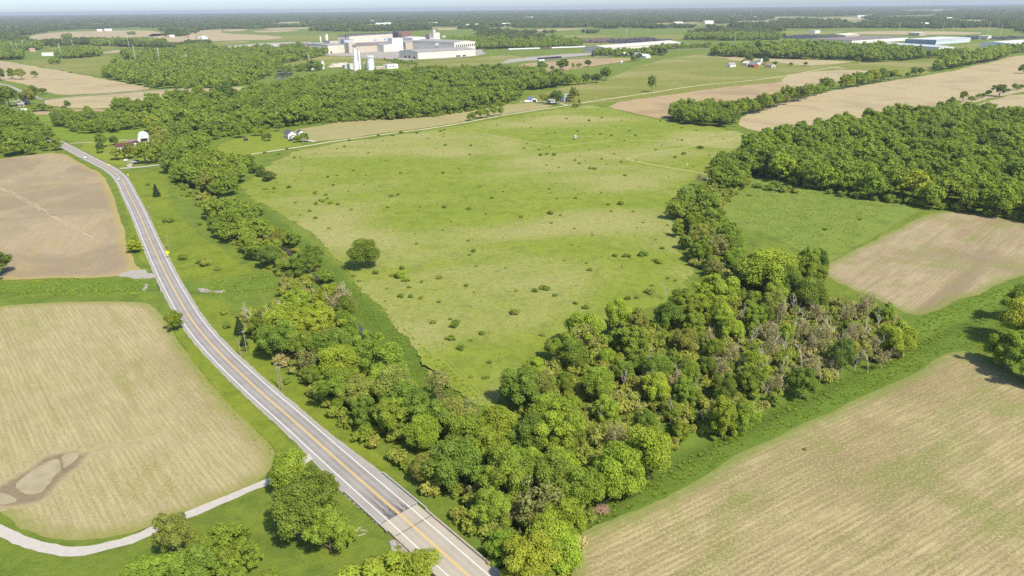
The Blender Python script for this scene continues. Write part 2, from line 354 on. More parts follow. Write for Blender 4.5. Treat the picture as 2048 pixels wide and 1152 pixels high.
sheet('pasture', [(1030, 212), (1045, 196), (1145, 170), (1210, 160), (1300, 122), (1430, 104), (1470, 112), (1640, 121), (1800, 124), (1890, 117), (1885, 133), (1850, 148), (1780, 158), (1660, 172), (1540, 200), (1400, 190), (1200, 206), (1128, 211)], M['pasture'], 0.08)
sheet('field', [(1198, 209), (1340, 190), (1460, 173), (1550, 166), (1660, 148), (1700, 150), (1640, 172), (1540, 196), (1420, 212), (1345, 232), (1330, 240), (1280, 229)], M['f_brown'], 0.14)
sheet('field', [(1560, 154), (1610, 144), (1700, 139), (1765, 143), (1790, 149), (1700, 160), (1600, 172), (1575, 172)], M['f_far'], 0.2)
sheet('field', [(1440, 114), (1536, 118.5), (1710, 122), (1680, 128), (1600, 132), (1530, 122), (1460, 121)], M['f_far'], 0.24)
sheet('field', [(1476, 252), (1480, 232), (1540, 212), (1661, 182), (1781, 162), (1860, 150), (1960, 130), (2048, 108), (2300, 80), (2300, 190), (2060, 180), (1990, 196), (1900, 215), (1820, 226), (1711, 240), (1600, 262), (1540, 268)], M['f_far'], 0.1)
sheet('field', [(1905, 222), (2048, 182), (2300, 200), (2300, 240), (2048, 232)], M['f_far'], 0.16)
sheet('field', [(-300, 95), (0, 121), (95, 136), (175, 152), (225, 160), (260, 167), (300, 174), (296, 180), (200, 187), (120, 192), (82, 180), (37, 164), (-200, 140)], M['f_far'], 0.14)
sheet('field', [(78, 203), (120, 197), (295, 182.5), (375, 177), (445, 176), (530, 172), (520, 182), (382, 190), (287, 203), (215, 219), (100, 214)], M['f_far'], 0.14)
sheet('field', [(60, 224), (110, 217), (215, 219), (215, 223), (110, 229), (60, 231)], M['f_brown'], 0.14)
sheet('green_field', [(40, 231), (117, 231), (215, 226), (300, 222), (310, 250), (296, 262), (278, 277), (200, 283), (132, 284), (110, 270), (85, 255)], M['crop_green'], 0.08)
sheet('pasture', [(30, 124), (100, 116), (200, 109), (245, 116), (310, 129), (230, 138), (205, 150), (150, 148), (95, 136)], M['pasture'], 0.14)
for q in [[(50, 75), (100, 65), (200, 62), (290, 60), (330, 66), (325, 73), (250, 75), (200, 78), (120, 83), (75, 81)], [(296, 68), (340, 67), (414, 60), (448, 60), (440, 67), (565, 72), (560, 79), (440, 82), (345, 86), (305, 79)],
          [(870, 57), (912, 55), (915, 60), (880, 61)], [(1024, 60), (1150, 57), (1180, 57), (1120, 62), (1024, 64)], [(1690, 65), (1760, 62), (1960, 64), (1960, 70), (1840, 70), (1700, 69)], [(1545, 35), (1600, 34), (1600, 38.5), (1550, 39)],
          [(1600, 38), (1710, 34), (1740, 40), (1640, 43)], [(1750, 34), (1870, 31), (1890, 35.5), (1760, 37)], [(1810, 21), (1925, 20), (1920, 24), (1830, 24)], [(1915, 41), (1985, 40.5), (1980, 45.5), (1920, 45)], [(1350, 46), (1400, 45), (1405, 52), (1355, 52)],
          [(-120, 66), (0, 66), (12, 65), (10, 71), (-120, 76)], [(540, 49), (600, 48), (600, 51), (560, 52)], [(0, 300), (0, 300.2), (0.2, 300)]][:-1]:
    sheet('field', q, M['f_far'], 0.8, jit=0.6)
for q in [[(345, 87), (420, 83), (512, 81), (480, 89), (430, 93), (360, 95)], [(515, 73), (560, 72), (650, 69), (690, 69), (690, 79), (600, 83), (520, 83)], [(1125, 71), (1230, 70), (1228, 76), (1150, 76), (1130, 75)], [(1280, 73), (1330, 70), (1375, 70), (1372, 78), (1330, 81), (1300, 77)],
          [(1160, 85), (1255, 86), (1270, 89), (1210, 94), (1165, 95)], [(1555, 62), (1630, 62), (1690, 62), (1685, 68), (1600, 70), (1560, 70)], [(90, 96), (200, 90), (260, 94), (250, 98), (100, 101)], [(1900, 55), (1990, 53), (2000, 60), (1910, 61)]]:
    sheet('pasture', q, M['pasture'], 0.5, jit=0.6)
for q in [[(790, 128), (880, 121), (960, 114), (1040, 110), (1040, 122), (1024, 128), (940, 132), (840, 136)], [(560, 135), (570, 126), (645, 111), (700, 113), (760, 119), (800, 127), (700, 128), (620, 133)], [(1880, 96), (1960, 86), (2048, 84), (2048, 88), (2000, 95), (1900, 108)]]:
    sheet('pasture', q, M['pasture'], 0.3, jit=0.6)
sheet('field', [(1024, 131), (1100, 122), (1161, 117), (1264, 116), (1259, 122), (1186, 132), (1099, 146), (1074, 138)], M['f_brown'], 0.2)

# ------------------------------------------------------------------ roads
def catmull(pts, step):
    P = [np.array(p, float) for p in pts]; P = [2 * P[0] - P[1]] + P + [2 * P[-1] - P[-2]]; out = []
    for i in range(1, len(P) - 2):
        p0, p1, p2, p3 = P[i - 1:i + 3]; n = max(2, int(np.hypot(*(p2 - p1)) / step))
        for k in range(n):
            t = k / n; out.append(0.5 * (2 * p1 + (p2 - p0) * t + (2 * p0 - 5 * p1 + 4 * p2 - p3) * t * t + (3 * p1 - p0 - 3 * p2 + p3) * t ** 3))
    out.append(P[-2]); return np.array(out)
def normals(L):
    d = np.gradient(L, axis=0); d /= np.hypot(*d.T)[:, None]; return np.stack([d[:, 1], -d[:, 0]], 1)     # to the right of travel
def ribbon(name, L, a, b, z, mat, parent=None, kind=None, jit=0.0, seg=1, follow=False):
    n = len(L); nr = normals(L); a = np.broadcast_to(a, n).astype(float); b = np.broadcast_to(b, n).astype(float)
    if jit: a = a + rs.randn(n) * jit; b = b + rs.randn(n) * jit
    V = []; Fc = []; u = []; m = seg + 1
    for j in range(m):
        t = j / seg; off = a * (1 - t) + b * t; q = L + nr * off[:, None]
        V.append(np.column_stack([q, np.full(n, z)])); u.append(off)
    V = np.stack(V, 1)
    if follow: V[..., 2] += hzv(V.reshape(-1, 3)[:, :2]).reshape(n, m)
    ii = np.arange(n * m).reshape(n, m)
    Fc = np.stack([ii[:-1, :-1], ii[:-1, 1:], ii[1:, 1:], ii[1:, :-1]], -1).reshape(-1, 4)
    o = mesh_obj(name, V.reshape(-1, 3).tolist(), Fc.tolist(), mat, parent)
    k = o.data.attributes.new('u', 'FLOAT', 'POINT'); k.data.foreach_set('value', np.stack(u, 1).ravel().astype(np.float32))
    if kind: o['kind'] = kind
    return o
def m_road(name, base, dark, wheel=0.5, crack=0.25):
    n = N(name); p = n.pos(); u = n.attr('u')[2]
    k = n.noise(p, 0.12, 5, 0.6); f = n.noise(p, 2.2, 4, 0.7); c = n.mix(n.rng(n.math('ADD', n.math('MULTIPLY', k, 0.7), n.math('MULTIPLY', f, 0.3)), 0.38, 0.62), base, n.mix(0.45, base, dark))
    au = n.math('ABSOLUTE', u)
    for w0 in (0.95, 2.6):
        d = n.math('ABSOLUTE', n.math('SUBTRACT', au, w0)); c = n.mix(n.math('MULTIPLY', n.rng(d, 0.75, 0.1, 0, wheel), n.rng(k, 0.3, 0.6, 0.5, 1.0)), c, dark)
    n.bsdf(c, 0.85, 0.25, f, 0.2, 0.02); return n.m
M['asphalt'] = m_road('asphalt', (0.37, 0.345, 0.31), (0.225, 0.21, 0.195), 0.7)
M['concrete'] = m_road('bridge_concrete', (0.45, 0.405, 0.325), (0.33, 0.3, 0.25), 0.5)
M['gravel'] = m_plain('pale_gravel', (0.47, 0.44, 0.385), 0.95, 0.1, 0.12, 0.8)
M['shoulder'] = m_plain('shoulder_gravel', (0.36, 0.335, 0.285), 0.95, 0.1, 0.18, 0.8)
M['track'] = m_plain('earth_track', (0.52, 0.47, 0.28), 0.95, 0.1, 0.15, 0.3)
M['white_paint'] = m_plain('white_line_paint', (0.78, 0.77, 0.74), 0.6, 0.3, 0.06, 0.5)
M['yellow_paint'] = m_plain('yellow_line_paint', (0.72, 0.47, 0.09), 0.6, 0.3, 0.1, 0.5)
M['joint'] = m_plain('joint_filler', (0.1, 0.09, 0.08), 0.8, 0.2)
ROAD_PX = [(1080, 1280), (937, 1152), (826, 1053), (798, 1028), (679, 924), (576, 832), (512, 776), (437, 704), (390, 649), (360, 601), (330, 545), (300, 480), (277, 426), (257, 386), (246, 364), (236, 351), (216, 336), (175, 315.5), (140, 297), (112, 283), (70, 263), (20, 240), (-60, 212)]
RL = catmull(W(ROAD_PX), 2.0)
if True:
    s_acc = np.concatenate([[0], np.cumsum(np.hypot(*np.diff(RL, axis=0).T))])
def station(px):          # index of the road point nearest a photograph pixel
    p = np.array(W([px])[0]); return int(np.argmin(np.hypot(*(RL - p).T)))
i_deck = station((826, 1051)); i_slab = station((800, 1030)); i_gap = station((620, 872))
n = len(RL); idx = np.arange(n)
flare = np.clip((i_gap - idx) / 14.0, 0, 1)                     # the road is wider near the bridge
hw = 4.35 + 1.25 * flare
tag(ribbon('shoulder', RL[i_slab:], -(hw + 0.75)[i_slab:], (hw + 0.75)[i_slab:], 0.09, M['shoulder'], jit=0.12, kind='structure'))
road = ribbon('road', RL[i_slab:], -hw[i_slab:], hw[i_slab:], 0.14, M['asphalt'], jit=0.03, seg=14, kind='structure')
for nm, a, b, mt in (('edge_line', -3.62, -3.4, 'white_paint'), ('edge_line', 3.4, 3.62, 'white_paint'), ('centre_line', -0.24, -0.05, 'yellow_paint'), ('centre_line', 0.05, 0.24, 'yellow_paint')):
    o = ribbon(nm, RL, a, b, 0.148, M[mt]); o.parent = road
# old tar streaks and patches just before the slab joint
nr = normals(RL)
patch = MB()
for u0, L0 in ((-2.7, 9), (-2.2, 13), (-1.0, 14), (-0.6, 7), (0.9, 7), (1.3, 5), (2.4, 6), (2.9, 3.5), (-1.7, 6)):
    k = 12; v = []; f = []
    for j in range(k + 1):
        t = j / k; i = i_slab + t * L0 / 2; i0 = int(i); c = RL[i0] * (1 - (i - i0)) + RL[i0 + 1] * (i - i0)
        wd = 0.28 * (1 - t) ** 0.6 * (0.7 + 0.6 * rs.rand()); ce = u0 + 0.08 * rs.randn()
        for s_ in (-1, 1): q = c + nr[i0] * (ce + s_ * wd); v.append((q[0], q[1], 0.143))
        if j: f.append((2 * j - 2, 2 * j - 1, 2 * j + 1, 2 * j))
    patch.add(v, f)
M['tar'] = m_plain('tar', (0.15, 0.14, 0.135), 0.8, 0.3, 0.2, 2)
patch.build('tar_streak', M['tar'], road)

def path(name, px, width, mat, z=0.1, jit=0.25, step=4, tracks=False):
    L = catmull(W(px), step)
    if tracks:
        root = empty(name); root['kind'] = 'structure'
        for s_ in (-1, 1): ribbon('wheel_track', L, s_ * 0.95 - width / 2, s_ * 0.95 + width / 2, z, mat, root, jit=jit)
        return root
    return ribbon(name, L, -width / 2, width / 2, z, mat, jit=jit, kind='structure')
path('gravel_drive', [(-120, 1030), (0, 1062), (60, 1088), (130, 1103), (195, 1098), (262, 1079), (322, 1053), (390, 1024), (460, 995), (535, 963), (572, 942), (600, 926), (625, 912)], 3.1, M['gravel'], 0.11, 0.18, 2)
path('farm_lane', [(502, 309), (560, 300), (610, 292.5), (665, 283.5), (760, 270), (880, 254), (1010, 230.5), (1130, 212), (1170, 205), (1300, 186), (1400, 171), (1536, 157), (1650, 137.5), (1680, 133)], 4.4, M['track'], 0.18, 0.35, 8)
path('gravel_drive', [(240, 337), (270, 335), (310, 331), (350, 326.5), (352, 321), (338, 313)], 4.5, M['gravel'], 0.16, 0.3, 4)
path('gravel_drive', [(262, 334), (258, 330), (275, 323)], 3.0, M['gravel'], 0.17, 0.3, 3)
path('garden_path', [(140, 287), (200, 283.5), (250, 280), (278, 283)], 3.0, M['track'], 0.14, 0.3, 4)
path('gravel_drive', [(1040, 203), (1085, 204), (1120, 207), (1135, 211)], 5, M['gravel'], 0.2, 0.4, 6)
path('gravel_drive', [(630, 284), (618, 281), (602, 283)], 5, M['gravel'], 0.18, 0.4, 4)
path('country_road', [(-60, 160), (0, 168), (25, 175), (48, 186), (70, 194), (95, 198.5), (200, 189), (295, 181.5), (420, 175)], 6.5, M['shoulder'], 0.3, 0.4, 12)
path('country_road', [(-60, 212), (0, 207), (25, 204), (50, 197)], 8, M['shoulder'], 0.3, 0.4, 12)
path('plant_road', [(1000, 127), (1040, 123), (1130, 117), (1210, 113.5), (1300, 103), (1360, 99.5), (1430, 96), (1500, 94)], 12, M['shoulder'], 0.5, 1, 20)
path('plant_road', [(1620, 134), (1660, 134.5), (1690, 138)], 8, M['track'], 0.4, 1, 20)
M['worn'] = m_plain('worn_grass', (0.4, 0.37, 0.15), 0.95, 0.1, 0.15, 0.3)
for q, wd in (([(1030, 280), (1100, 291), (1115, 293), (1170, 286), (1240, 281), (1340, 281), (1400, 276), (1450, 266), (1480, 263)], 1.1), ([(1180, 303), (1245, 317), (1255, 316), (1300, 306), (1380, 294), (1430, 284), (1490, 272)], 1.2), ([(1245, 317), (1320, 332), (1395, 345), (1420, 350)], 1.5), ([(930, 262), (990, 272), (1030, 280)], 1.0), ([(1120, 273), (1250, 271.5), (1400, 266), (1470, 263)], 0.9)):
    path('mown_trail', q, wd * 1.5, M['worn'], 0.09, 0.15, 5)
M['faint'] = m_plain('trodden_grass', (0.27, 0.31, 0.06), 0.95, 0.1, 0.2, 0.3)
for q in ([(612, 470), (660, 510), (715, 553), (760, 597), (800, 640), (850, 690), (890, 720), (935, 765), (962, 792)],):
    path('wheel_tracks', q, 0.32, M['faint'], 0.1, 0.06, 4, tracks=True)
path('tyre_trail', [(-60, 360), (0, 376), (50, 400), (100, 430), (150, 455), (190, 475)], 0.8, m_plain('pale_soil', (0.43, 0.345, 0.21), 0.95, 0.1, 0.1, 0.2), 0.1, 0.3, 6, tracks=True)

sheet('gravel_pad', [(232, 553), (250, 543), (288, 539), (312, 550), (310, 557), (270, 557)], M['shoulder'], 0.08, jit=1.5)
sheet('gravel_pad', [(316, 580), (326, 572), (340, 590), (330, 588)], M['shoulder'], 0.08, jit=1.5)
ck = MB()
for i in range(i_slab + 6, min(len(RL) - 5, i_slab + 220), 5):
    if rs.rand() < .45: continue
    side = rs.choice([0, 1, 2]); a0, a1 = ((-3.3, 0), (0, 3.3), (-4, 4))[side]; k = 9; v = []; f = []; off = 0.0
    for j in range(k + 1):
        t = j / k; off += rs.randn() * .12; c = RL[i] + (RL[i + 1] - RL[i]) * off; q = c + nr[i] * (a0 + (a1 - a0) * t); tg = np.array([-nr[i][1], nr[i][0]])
        for s_ in (-1, 1): v.append((*(q + tg * s_ * .055), 0.1445))
        if j: f.append((2 * j - 2, 2 * j - 1, 2 * j + 1, 2 * j))
    ck.add(v, f)
ck.build('crack_seal', M['tar'], road)
# water
nw = N('creek_water'); pw = nw.pos(); bw = nw.bsdf((0.075, 0.07, 0.05), 0.08, 0.5, nw.noise(pw, 1.2, 3), 0.06, 0.05)
M['water'] = nw.m
CL = catmull(CREEK, 4); cw = 1.25 + 1.9 * np.exp(-(np.hypot(*(CL - np.array(W([(772, 703)])[0])).T) / 13) ** 2); ribbon('creek', CL, -cw, cw, -2.45, M['water'], kind='structure', jit=0.25)
ribbon('ditch_water', catmull(DITCH_R[:4], 5), -0.42, 0.42, -1.62, M['water'], kind='structure', jit=0.2)
nm_ = N('puddle_water'); nm_.bsdf(nm_.mix(nm_.rng(nm_.noise(nm_.pos(), 0.3, 4), 0.35, 0.65), (0.34, 0.285, 0.16), (0.4, 0.345, 0.2)), 0.22, 0.4); M['mud_water'] = nm_.m
def m_soft(name, core, rim, w_, rough=0.8):
    n = N(name); p = n.pos(); e = n.math('ADD', n.attr('edge')[2], n.math('MULTIPLY', n.math('SUBTRACT', n.noise(p, 0.4, 5, 0.7), 0.5), w_ * 1.6)); k = n.noise(p, 0.5, 4)
    c = n.mix(n.rng(e, 0.1 * w_, w_), rim, n.mix(n.rng(k, .35, .65), core, tuple(q * 1.25 for q in core))); n.bsdf(c, rough, 0.3); return n.m
M['mud'] = m_soft('wet_mud', (0.2, 0.155, 0.09), (0.37, 0.315, 0.155), 2.6)
sheet('mud_flat', [(-30, 982), (10, 964), (45, 939), (82, 915), (120, 899), (165, 892), (188, 903), (172, 929), (138, 951), (110, 984), (98, 999), (68, 1011), (40, 1019), (0, 1023), (-40, 1016)], M['mud'], 0.075, jit=1.6, inner=2)
sheet('mud_flat', [(160, 905), (200, 888), (262, 880), (332, 862), (340, 872), (280, 890), (215, 902), (175, 918)], m_soft('damp_soil', (0.27, 0.22, 0.11), (0.37, 0.315, 0.155), 3.0), 0.07, jit=2.0, inner=2)
sheet('puddle', [(26, 972), (50, 952), (83, 930), (112, 916), (122, 925), (121, 940), (96, 968), (86, 985), (62, 990), (48, 988)], M['mud_water'], 0.085, jit=1.2)
sheet('puddle', [(122, 911), (155, 904), (160, 911), (143, 928), (126, 938), (126, 925)], M['mud_water'], 0.085, jit=1.2)
sheet('puddle', [(-20, 990), (6, 985), (26, 995), (38, 1004), (0, 1011), (-20, 1008)], M['mud_water'], 0.085, jit=1.2)
for q in ([(545, 152), (560, 143), (590, 146), (580, 156), (555, 160)],):
    sheet('pond', q, M['water'], 0.4)

# ------------------------------------------------------------------ bridge
M['bridge_side'] = m_plain('weathered_concrete', (0.42, 0.37, 0.28), 0.9, 0.2, 0.2, 0.5)
bc = RL[i_deck]
bridge = empty('road_bridge', (bc[0], bc[1], 0), label='pale concrete road bridge deck with parapets over the creek', cat='bridge')
def rel(o):                       # keep world shape while under the bridge
    o.matrix_parent_inverse = Matrix.Translation((-bc[0], -bc[1], 0)); return o
deckL = RL[:i_slab + 1]
rel(ribbon('approach_slab', RL[i_deck:i_slab + 1], -5.55, 5.55, 0.14, M['concrete'], bridge, seg=14))
rel(ribbon('deck', RL[:i_deck + 1], -5.55, 5.55, 0.141, M['concrete'], bridge, seg=14))
for i in (i_deck, i_slab):
    c = RL[i]; t_ = nr[i]; d_ = np.array([-t_[1], t_[0]]); q = [c + t_ * a + d_ * b for a, b in ((-5.5, -0.12), (5.5, -0.12), (5.5, 0.12), (-5.5, 0.12))]
    rel(mesh_obj('joint', [(p[0], p[1], 0.1455) for p in q], [(0, 1, 2, 3)], M['joint'], bridge))
def wallstrip(name, L, off, th, z0, z1, mat, parent):
    nn = normals(L); n_ = len(L); V = []
    for a, z in ((off, z0), (off, z1), (off + th, z1), (off + th, z0)):
        q = L + nn * a; V.append(np.column_stack([q, np.full(n_, z)]))
    V = np.stack(V, 1).reshape(-1, 3); f = []
    for i in range(n_ - 1):
        for j in range(4): f.append((4 * i + j, 4 * i + (j + 1) % 4, 4 * i + 4 + (j + 1) % 4, 4 * i + 4 + j))
    f += [(0, 1, 2, 3), (4 * n_ - 1, 4 * n_ - 2, 4 * n_ - 3, 4 * n_ - 4)]
    return mesh_obj(name, V.tolist(), f, mat, parent)
bl = RL[:i_deck + 2]
rel(wallstrip('parapet', bl, -5.95, 0.38, -0.9, 0.85, M['bridge_side'], bridge)); rel(wallstrip('parapet', bl, 5.57, 0.38, -0.9, 0.85, M['bridge_side'], bridge))
rel(wallstrip('girder', RL[:i_deck], -4.6, 9.2, -1.25, 0.05, M['bridge_side'], bridge))
for k in (i_deck - 1, max(3, i_deck - 16)):
    rel(wallstrip('abutment', RL[k - 1:k + 1], -5.6, 11.2, -4.0, -1.26, M['bridge_side'], bridge))
M['galv'] = m_plain('galvanised_steel', (0.55, 0.56, 0.54), 0.5, 0.5, 0.12, 1.5, 0.0)
M['post_wood'] = m_plain('weathered_post', (0.2, 0.165, 0.12), 0.9, 0.1, 0.25, 2)
def guardrail(i0, i1, off, label):
    L = RL[i0:i1]; c = L[0]; root = empty('guardrail', (c[0], c[1], 0), label=label, cat='guardrail', group='guardrails at the bridge')
    o = wallstrip('rail', L, off, 0.2 if off > 0 else -0.2, 0.45, 0.85, M['galv'], root); o.matrix_parent_inverse = Matrix.Translation((-c[0], -c[1], 0))
    nn = normals(L); pm = None
    for i in range(0, len(L)):
        q = L[i] + nn[i] * (off + (0.34 if off > 0 else -0.34))
        if pm is None: o = MB().box(-0.09, 0.09, -0.1, 0.1, -0.4, 0.86).build('post', M['post_wood'], root); pm = o.data
        else: o = link(bpy.data.objects.new('post', pm), root)
        o.location = (q[0] - c[0], q[1] - c[1], 0)
i_r0 = station((700, 945)); i_l0 = station((707, 950))
guardrail(i_deck + 1, station((718, 958)), 6.0, 'steel guardrail on the creekside approach north of the bridge')
guardrail(i_deck + 1, station((722, 962)), -6.0, 'steel guardrail on the field side approach north of the bridge')
M['riprap'] = m_plain('riprap_stone', (0.36, 0.33, 0.29), 0.9, 0.2, 0.35, 1.5)
def rocks(name, px, label, size, kx=26):
    b = MB(); poly = W(px); A = np.array(poly); lo, hi = A.min(0), A.max(0); c0 = A.mean(0); done = 0
    while done < kx:
        p = lo + (hi - lo) * rs.rand(2)
        if not inside(poly, p[None])[0]: continue
        done += 1; s_ = size * (0.5 + rs.rand()); z = hz(*p); ico = []
        for a in range(8):
            th = a % 4 * 1.571 + rs.rand() * .5; zz = (-0.3 if a < 4 else 0.5) * s_; r_ = s_ * (0.7 + 0.4 * rs.rand()) * (1 if a < 4 else .75); ico.append((p[0] + r_ * math.cos(th), p[1] + r_ * math.sin(th), z + zz + rs.rand() * .2 * s_))
        b.add(ico, ((3, 2, 1, 0), (4, 5, 6, 7), (0, 1, 5, 4), (1, 2, 6, 5), (2, 3, 7, 6), (3, 0, 4, 7)))
    return tag(b.build(name, M['riprap']), label, 'stones', kind='stuff')
rocks('riprap', [(780, 1082), (800, 1080), (830, 1120), (815, 1130), (785, 1110)], 'grey broken stones on the bank under the bridge', 0.5, 90)
rocks('riprap', [(398, 573), (412, 575), (448, 582), (446, 586), (415, 582), (400, 580)], 'pale broken stones lining the ditch mouth beside the road', 0.8, 40)
rocks('riprap', [(285, 566), (296, 566), (292, 580), (286, 580)], 'pale stones at the culvert end west of the road', 0.6, 20)

# ------------------------------------------------------------------ foliage meshes
def to_mesh(name, V, F4, F3, v4, v3, mat, smooth3=False):
    me = bpy.data.meshes.new(name); V = np.asarray(V, np.float32); nv = len(V)
    n4, n3 = len(F4), len(F3); loops = np.concatenate([np.asarray(F4, np.int32).ravel(), np.asarray(F3, np.int32).ravel()])
    me.vertices.add(nv); me.vertices.foreach_set('co', V.ravel()); me.loops.add(len(loops)); me.loops.foreach_set('vertex_index', loops)
    me.polygons.add(n4 + n3); st = np.concatenate([np.arange(n4) * 4, n4 * 4 + np.arange(n3) * 3]).astype(np.int32); me.polygons.foreach_set('loop_start', st)
    a = me.attributes.new('v', 'FLOAT', 'FACE'); a.data.foreach_set('value', np.concatenate([v4, v3]).astype(np.float32))
    me.materials.append(mat); me.update(calc_edges=True); me.validate(); return me
_ic = bmesh.new(); bmesh.ops.create_icosphere(_ic, subdivisions=1, radius=1); ICV = np.array([q.co[:] for q in _ic.verts]); ICF = np.array([[v.index for v in f.verts] for f in _ic.faces]); _ic.free()
def crown_arrays(rng, nleaf, leaf, nl=26, zc=1.22, rz=0.86, lobe=(0.26, 0.4), spread=(0.5, 0.78), core=0.66, lowcut=-0.62, droop=0.0, lean=0.0, drop_in=0.62):
    C = []; 
    while len(C) < nl:
        d = rng.randn(3); d /= np.linalg.norm(d)
        if d[2] < lowcut: continue
        k = rng.uniform(*spread); wob = 1 + 0.14 * rng.randn()
        C.append((d[0] * k * wob, d[1] * k * wob, zc + d[2] * k * rz * 1.05, rng.uniform(*lobe)))
    C.append((0, 0, zc + 0.1, 0.45))
    C = np.array(C); C[:, 0] += lean * (C[:, 2] - zc)
    pos = []; nrm = []; val = []
    tot = C[:, 3] ** 2; tot /= tot.sum()
    for i, c in enumerate(C):
        m = int(nleaf * tot[i]) + 3; d = rng.randn(m, 3); d /= np.linalg.norm(d, axis=1)[:, None]; d[:, 2] = np.where((d[:, 2] < -0.35) & (rng.rand(m) < 0.7), -d[:, 2], d[:, 2])
        r = c[3] * (0.62 + 0.58 * rng.rand(m) ** 0.8); p = c[:3] + d * r[:, None] * np.array([1, 1, 0.92]); p[:, 2] -= droop * rng.rand(m) * 0.3
        dd = np.linalg.norm(p[:, None] - C[None, :, :3], axis=2) / C[None, :, 3]; keep = (dd < drop_in).sum(1) == 0
        p = p[keep]; d = d[keep]; lv = 0.84 + 0.3 * rng.rand()
        pos.append(p); nrm.append(d * 0.6 + rng.randn(len(p), 3) * 0.36 + np.array([0, 0, 0.3])); val.append(lv * (0.88 + 0.24 * rng.rand(len(p))))
    p = np.concatenate(pos); nn = np.concatenate(nrm); val = np.concatenate(val); nn /= np.linalg.norm(nn, axis=1)[:, None]
    a = np.cross(nn, rng.randn(len(p), 3)); a /= np.linalg.norm(a, axis=1)[:, None]; b = np.cross(nn, a)
    s = (leaf * (0.65 + 0.7 * rng.rand(len(p))))[:, None]; k = len(p)
    V = np.stack([p - a * s, p - b * s * 0.62 + nn * s * 0.18, p + a * s, p + b * s * 0.62 - nn * s * 0.1], 1).reshape(-1, 3)
    F4 = np.arange(4 * k).reshape(k, 4)
    CV = []; CF = []
    if core:
        for i, c in enumerate(C):
            CF.append(ICF + len(V) + 12 * i if len(ICV) == 12 else ICF + len(V) + len(ICV) * i); CV.append(c[:3] + ICV * c[3] * core * (1 + 0.12 * rng.randn(len(ICV), 1)))
        CV = np.concatenate(CV); CF = np.concatenate(CF); V = np.concatenate([V, CV])
    else: CF = np.zeros((0, 3), int)
    return V, F4, CF, val, np.full(len(CF), 0.85)
def crown(name, seed, nleaf, leaf, mat, **k): return to_mesh(name, *crown_arrays(np.random.RandomState(seed), nleaf, leaf, **k), mat)
SH = [dict(nl=40, lobe=(0.17, 0.33), spread=(0.45, 0.88)), dict(nl=48, lobe=(0.14, 0.28), spread=(0.5, 0.92)), dict(nl=36, zc=1.12, rz=1.0, spread=(0.4, 0.8), lobe=(0.16, 0.34)), dict(nl=44, zc=1.28, rz=0.8, lean=0.18, lobe=(0.15, 0.3), spread=(0.45, 0.9)), dict(nl=30, lobe=(0.24, 0.42), spread=(0.5, 0.75)), dict(nl=54, lobe=(0.13, 0.25), rz=0.98, zc=1.1, spread=(0.4, 0.95)), dict(nl=42, spread=(0.5, 1.0), lobe=(0.14, 0.3), drop_in=0.7, lean=-0.15), dict(nl=36, zc=1.05, rz=1.05, lowcut=-0.85, lobe=(0.18, 0.34))]
NEAR = [crown('crown', 100 + i, 14500, 0.041, M['leaf'], **s) for i, s in enumerate(SH)]
MID = [crown('crown', 200 + i, 3200, 0.078, M['leaf'], **s) for i, s in enumerate(SH)]
SPARSE = [crown('crown', 300 + i, 1500, 0.06, M['leaf'], core=0, nl=40, lobe=(0.14, 0.26), spread=(0.35, 0.9)) for i in range(3)]
BUSH = [crown('bush', 400 + i, 900, 0.13, M['leaf'], nl=14, zc=0.5, rz=0.55, lowcut=-0.4, spread=(0.4, 0.75), lobe=(0.28, 0.45)) for i in range(5)]
def trunk_mesh(seed, h=1.3, r=0.05, limbs=6, twig=False):
    rg = random.Random(seed); b = MB(); p = Vector((0, 0, -0.06)); segs = 5; pts = [p]
    for i in range(segs): p = p + Vector((rg.uniform(-.04, .04), rg.uniform(-.04, .04), (h + 0.06) / segs)); pts.append(p)
    for i in range(segs): b.tube(pts[i], pts[i + 1], r * (1.25 - i / segs), r * (1.25 - (i + 1) / segs) + 0.006, 6, False)
    for i in range(limbs):
        q = pts[1 + i % (segs - 1)]; a = rg.uniform(0, 6.28); e = q + Vector((math.cos(a) * rg.uniform(.3, .55), math.sin(a) * rg.uniform(.3, .55), rg.uniform(.25, .55))); m = (q + e) / 2 + Vector((0, 0, -0.05))
        b.tube(q, m, r * .5, r * .36, 5, False); b.tube(m, e, r * .36, r * .12, 5, False)
    me = bpy.data.meshes.new('trunk'); me.from_pydata(b.v, [], b.f); me.materials.append(M['bark']); return me
TRUNK = [trunk_mesh(i) for i in range(4)]
def bare_mesh(seed, spread=0.5, dens=1.0, mat='deadwood'):
    rg = random.Random(seed); b = MB()
    def grow(p, d, L, r, lev):
        k = 3 if lev < 2 else 2; q = p
        for i in range(k):
            d = (d + Vector((rg.uniform(-1, 1), rg.uniform(-1, 1), rg.uniform(-.3, .5))) * 0.14).normalized(); e = q + d * (L / k)
            b.tube(q, e, r * (1 - i / k * .5), r * (1 - (i + 1) / k * .5), 5 if lev < 2 else 3, False)
            if lev < 4:
                for _ in range(int((2.4 if lev else 1.8) * dens + rg.random())):
                    a = Vector((rg.uniform(-1, 1), rg.uniform(-1, 1), rg.uniform(-.1, .8))).normalized(); nd = (d * (1 - spread * .6) + a * spread).normalized(); grow(e, nd, L * rg.uniform(.42, .62), r * .62, lev + 1)
            q = e
    grow(Vector((0, 0, -0.05)), Vector((0, 0, 1)), 1.45, 0.036, 0)
    me = bpy.data.meshes.new('branches'); me.from_pydata(b.v, [], b.f); me.materials.append(M[mat]); return me
BARE = [bare_mesh(11, 0.5, 0.62), bare_mesh(12, 0.42, 0.62), bare_mesh(13, 0.55, 0.55), bare_mesh(14, 0.38, 0.66)]
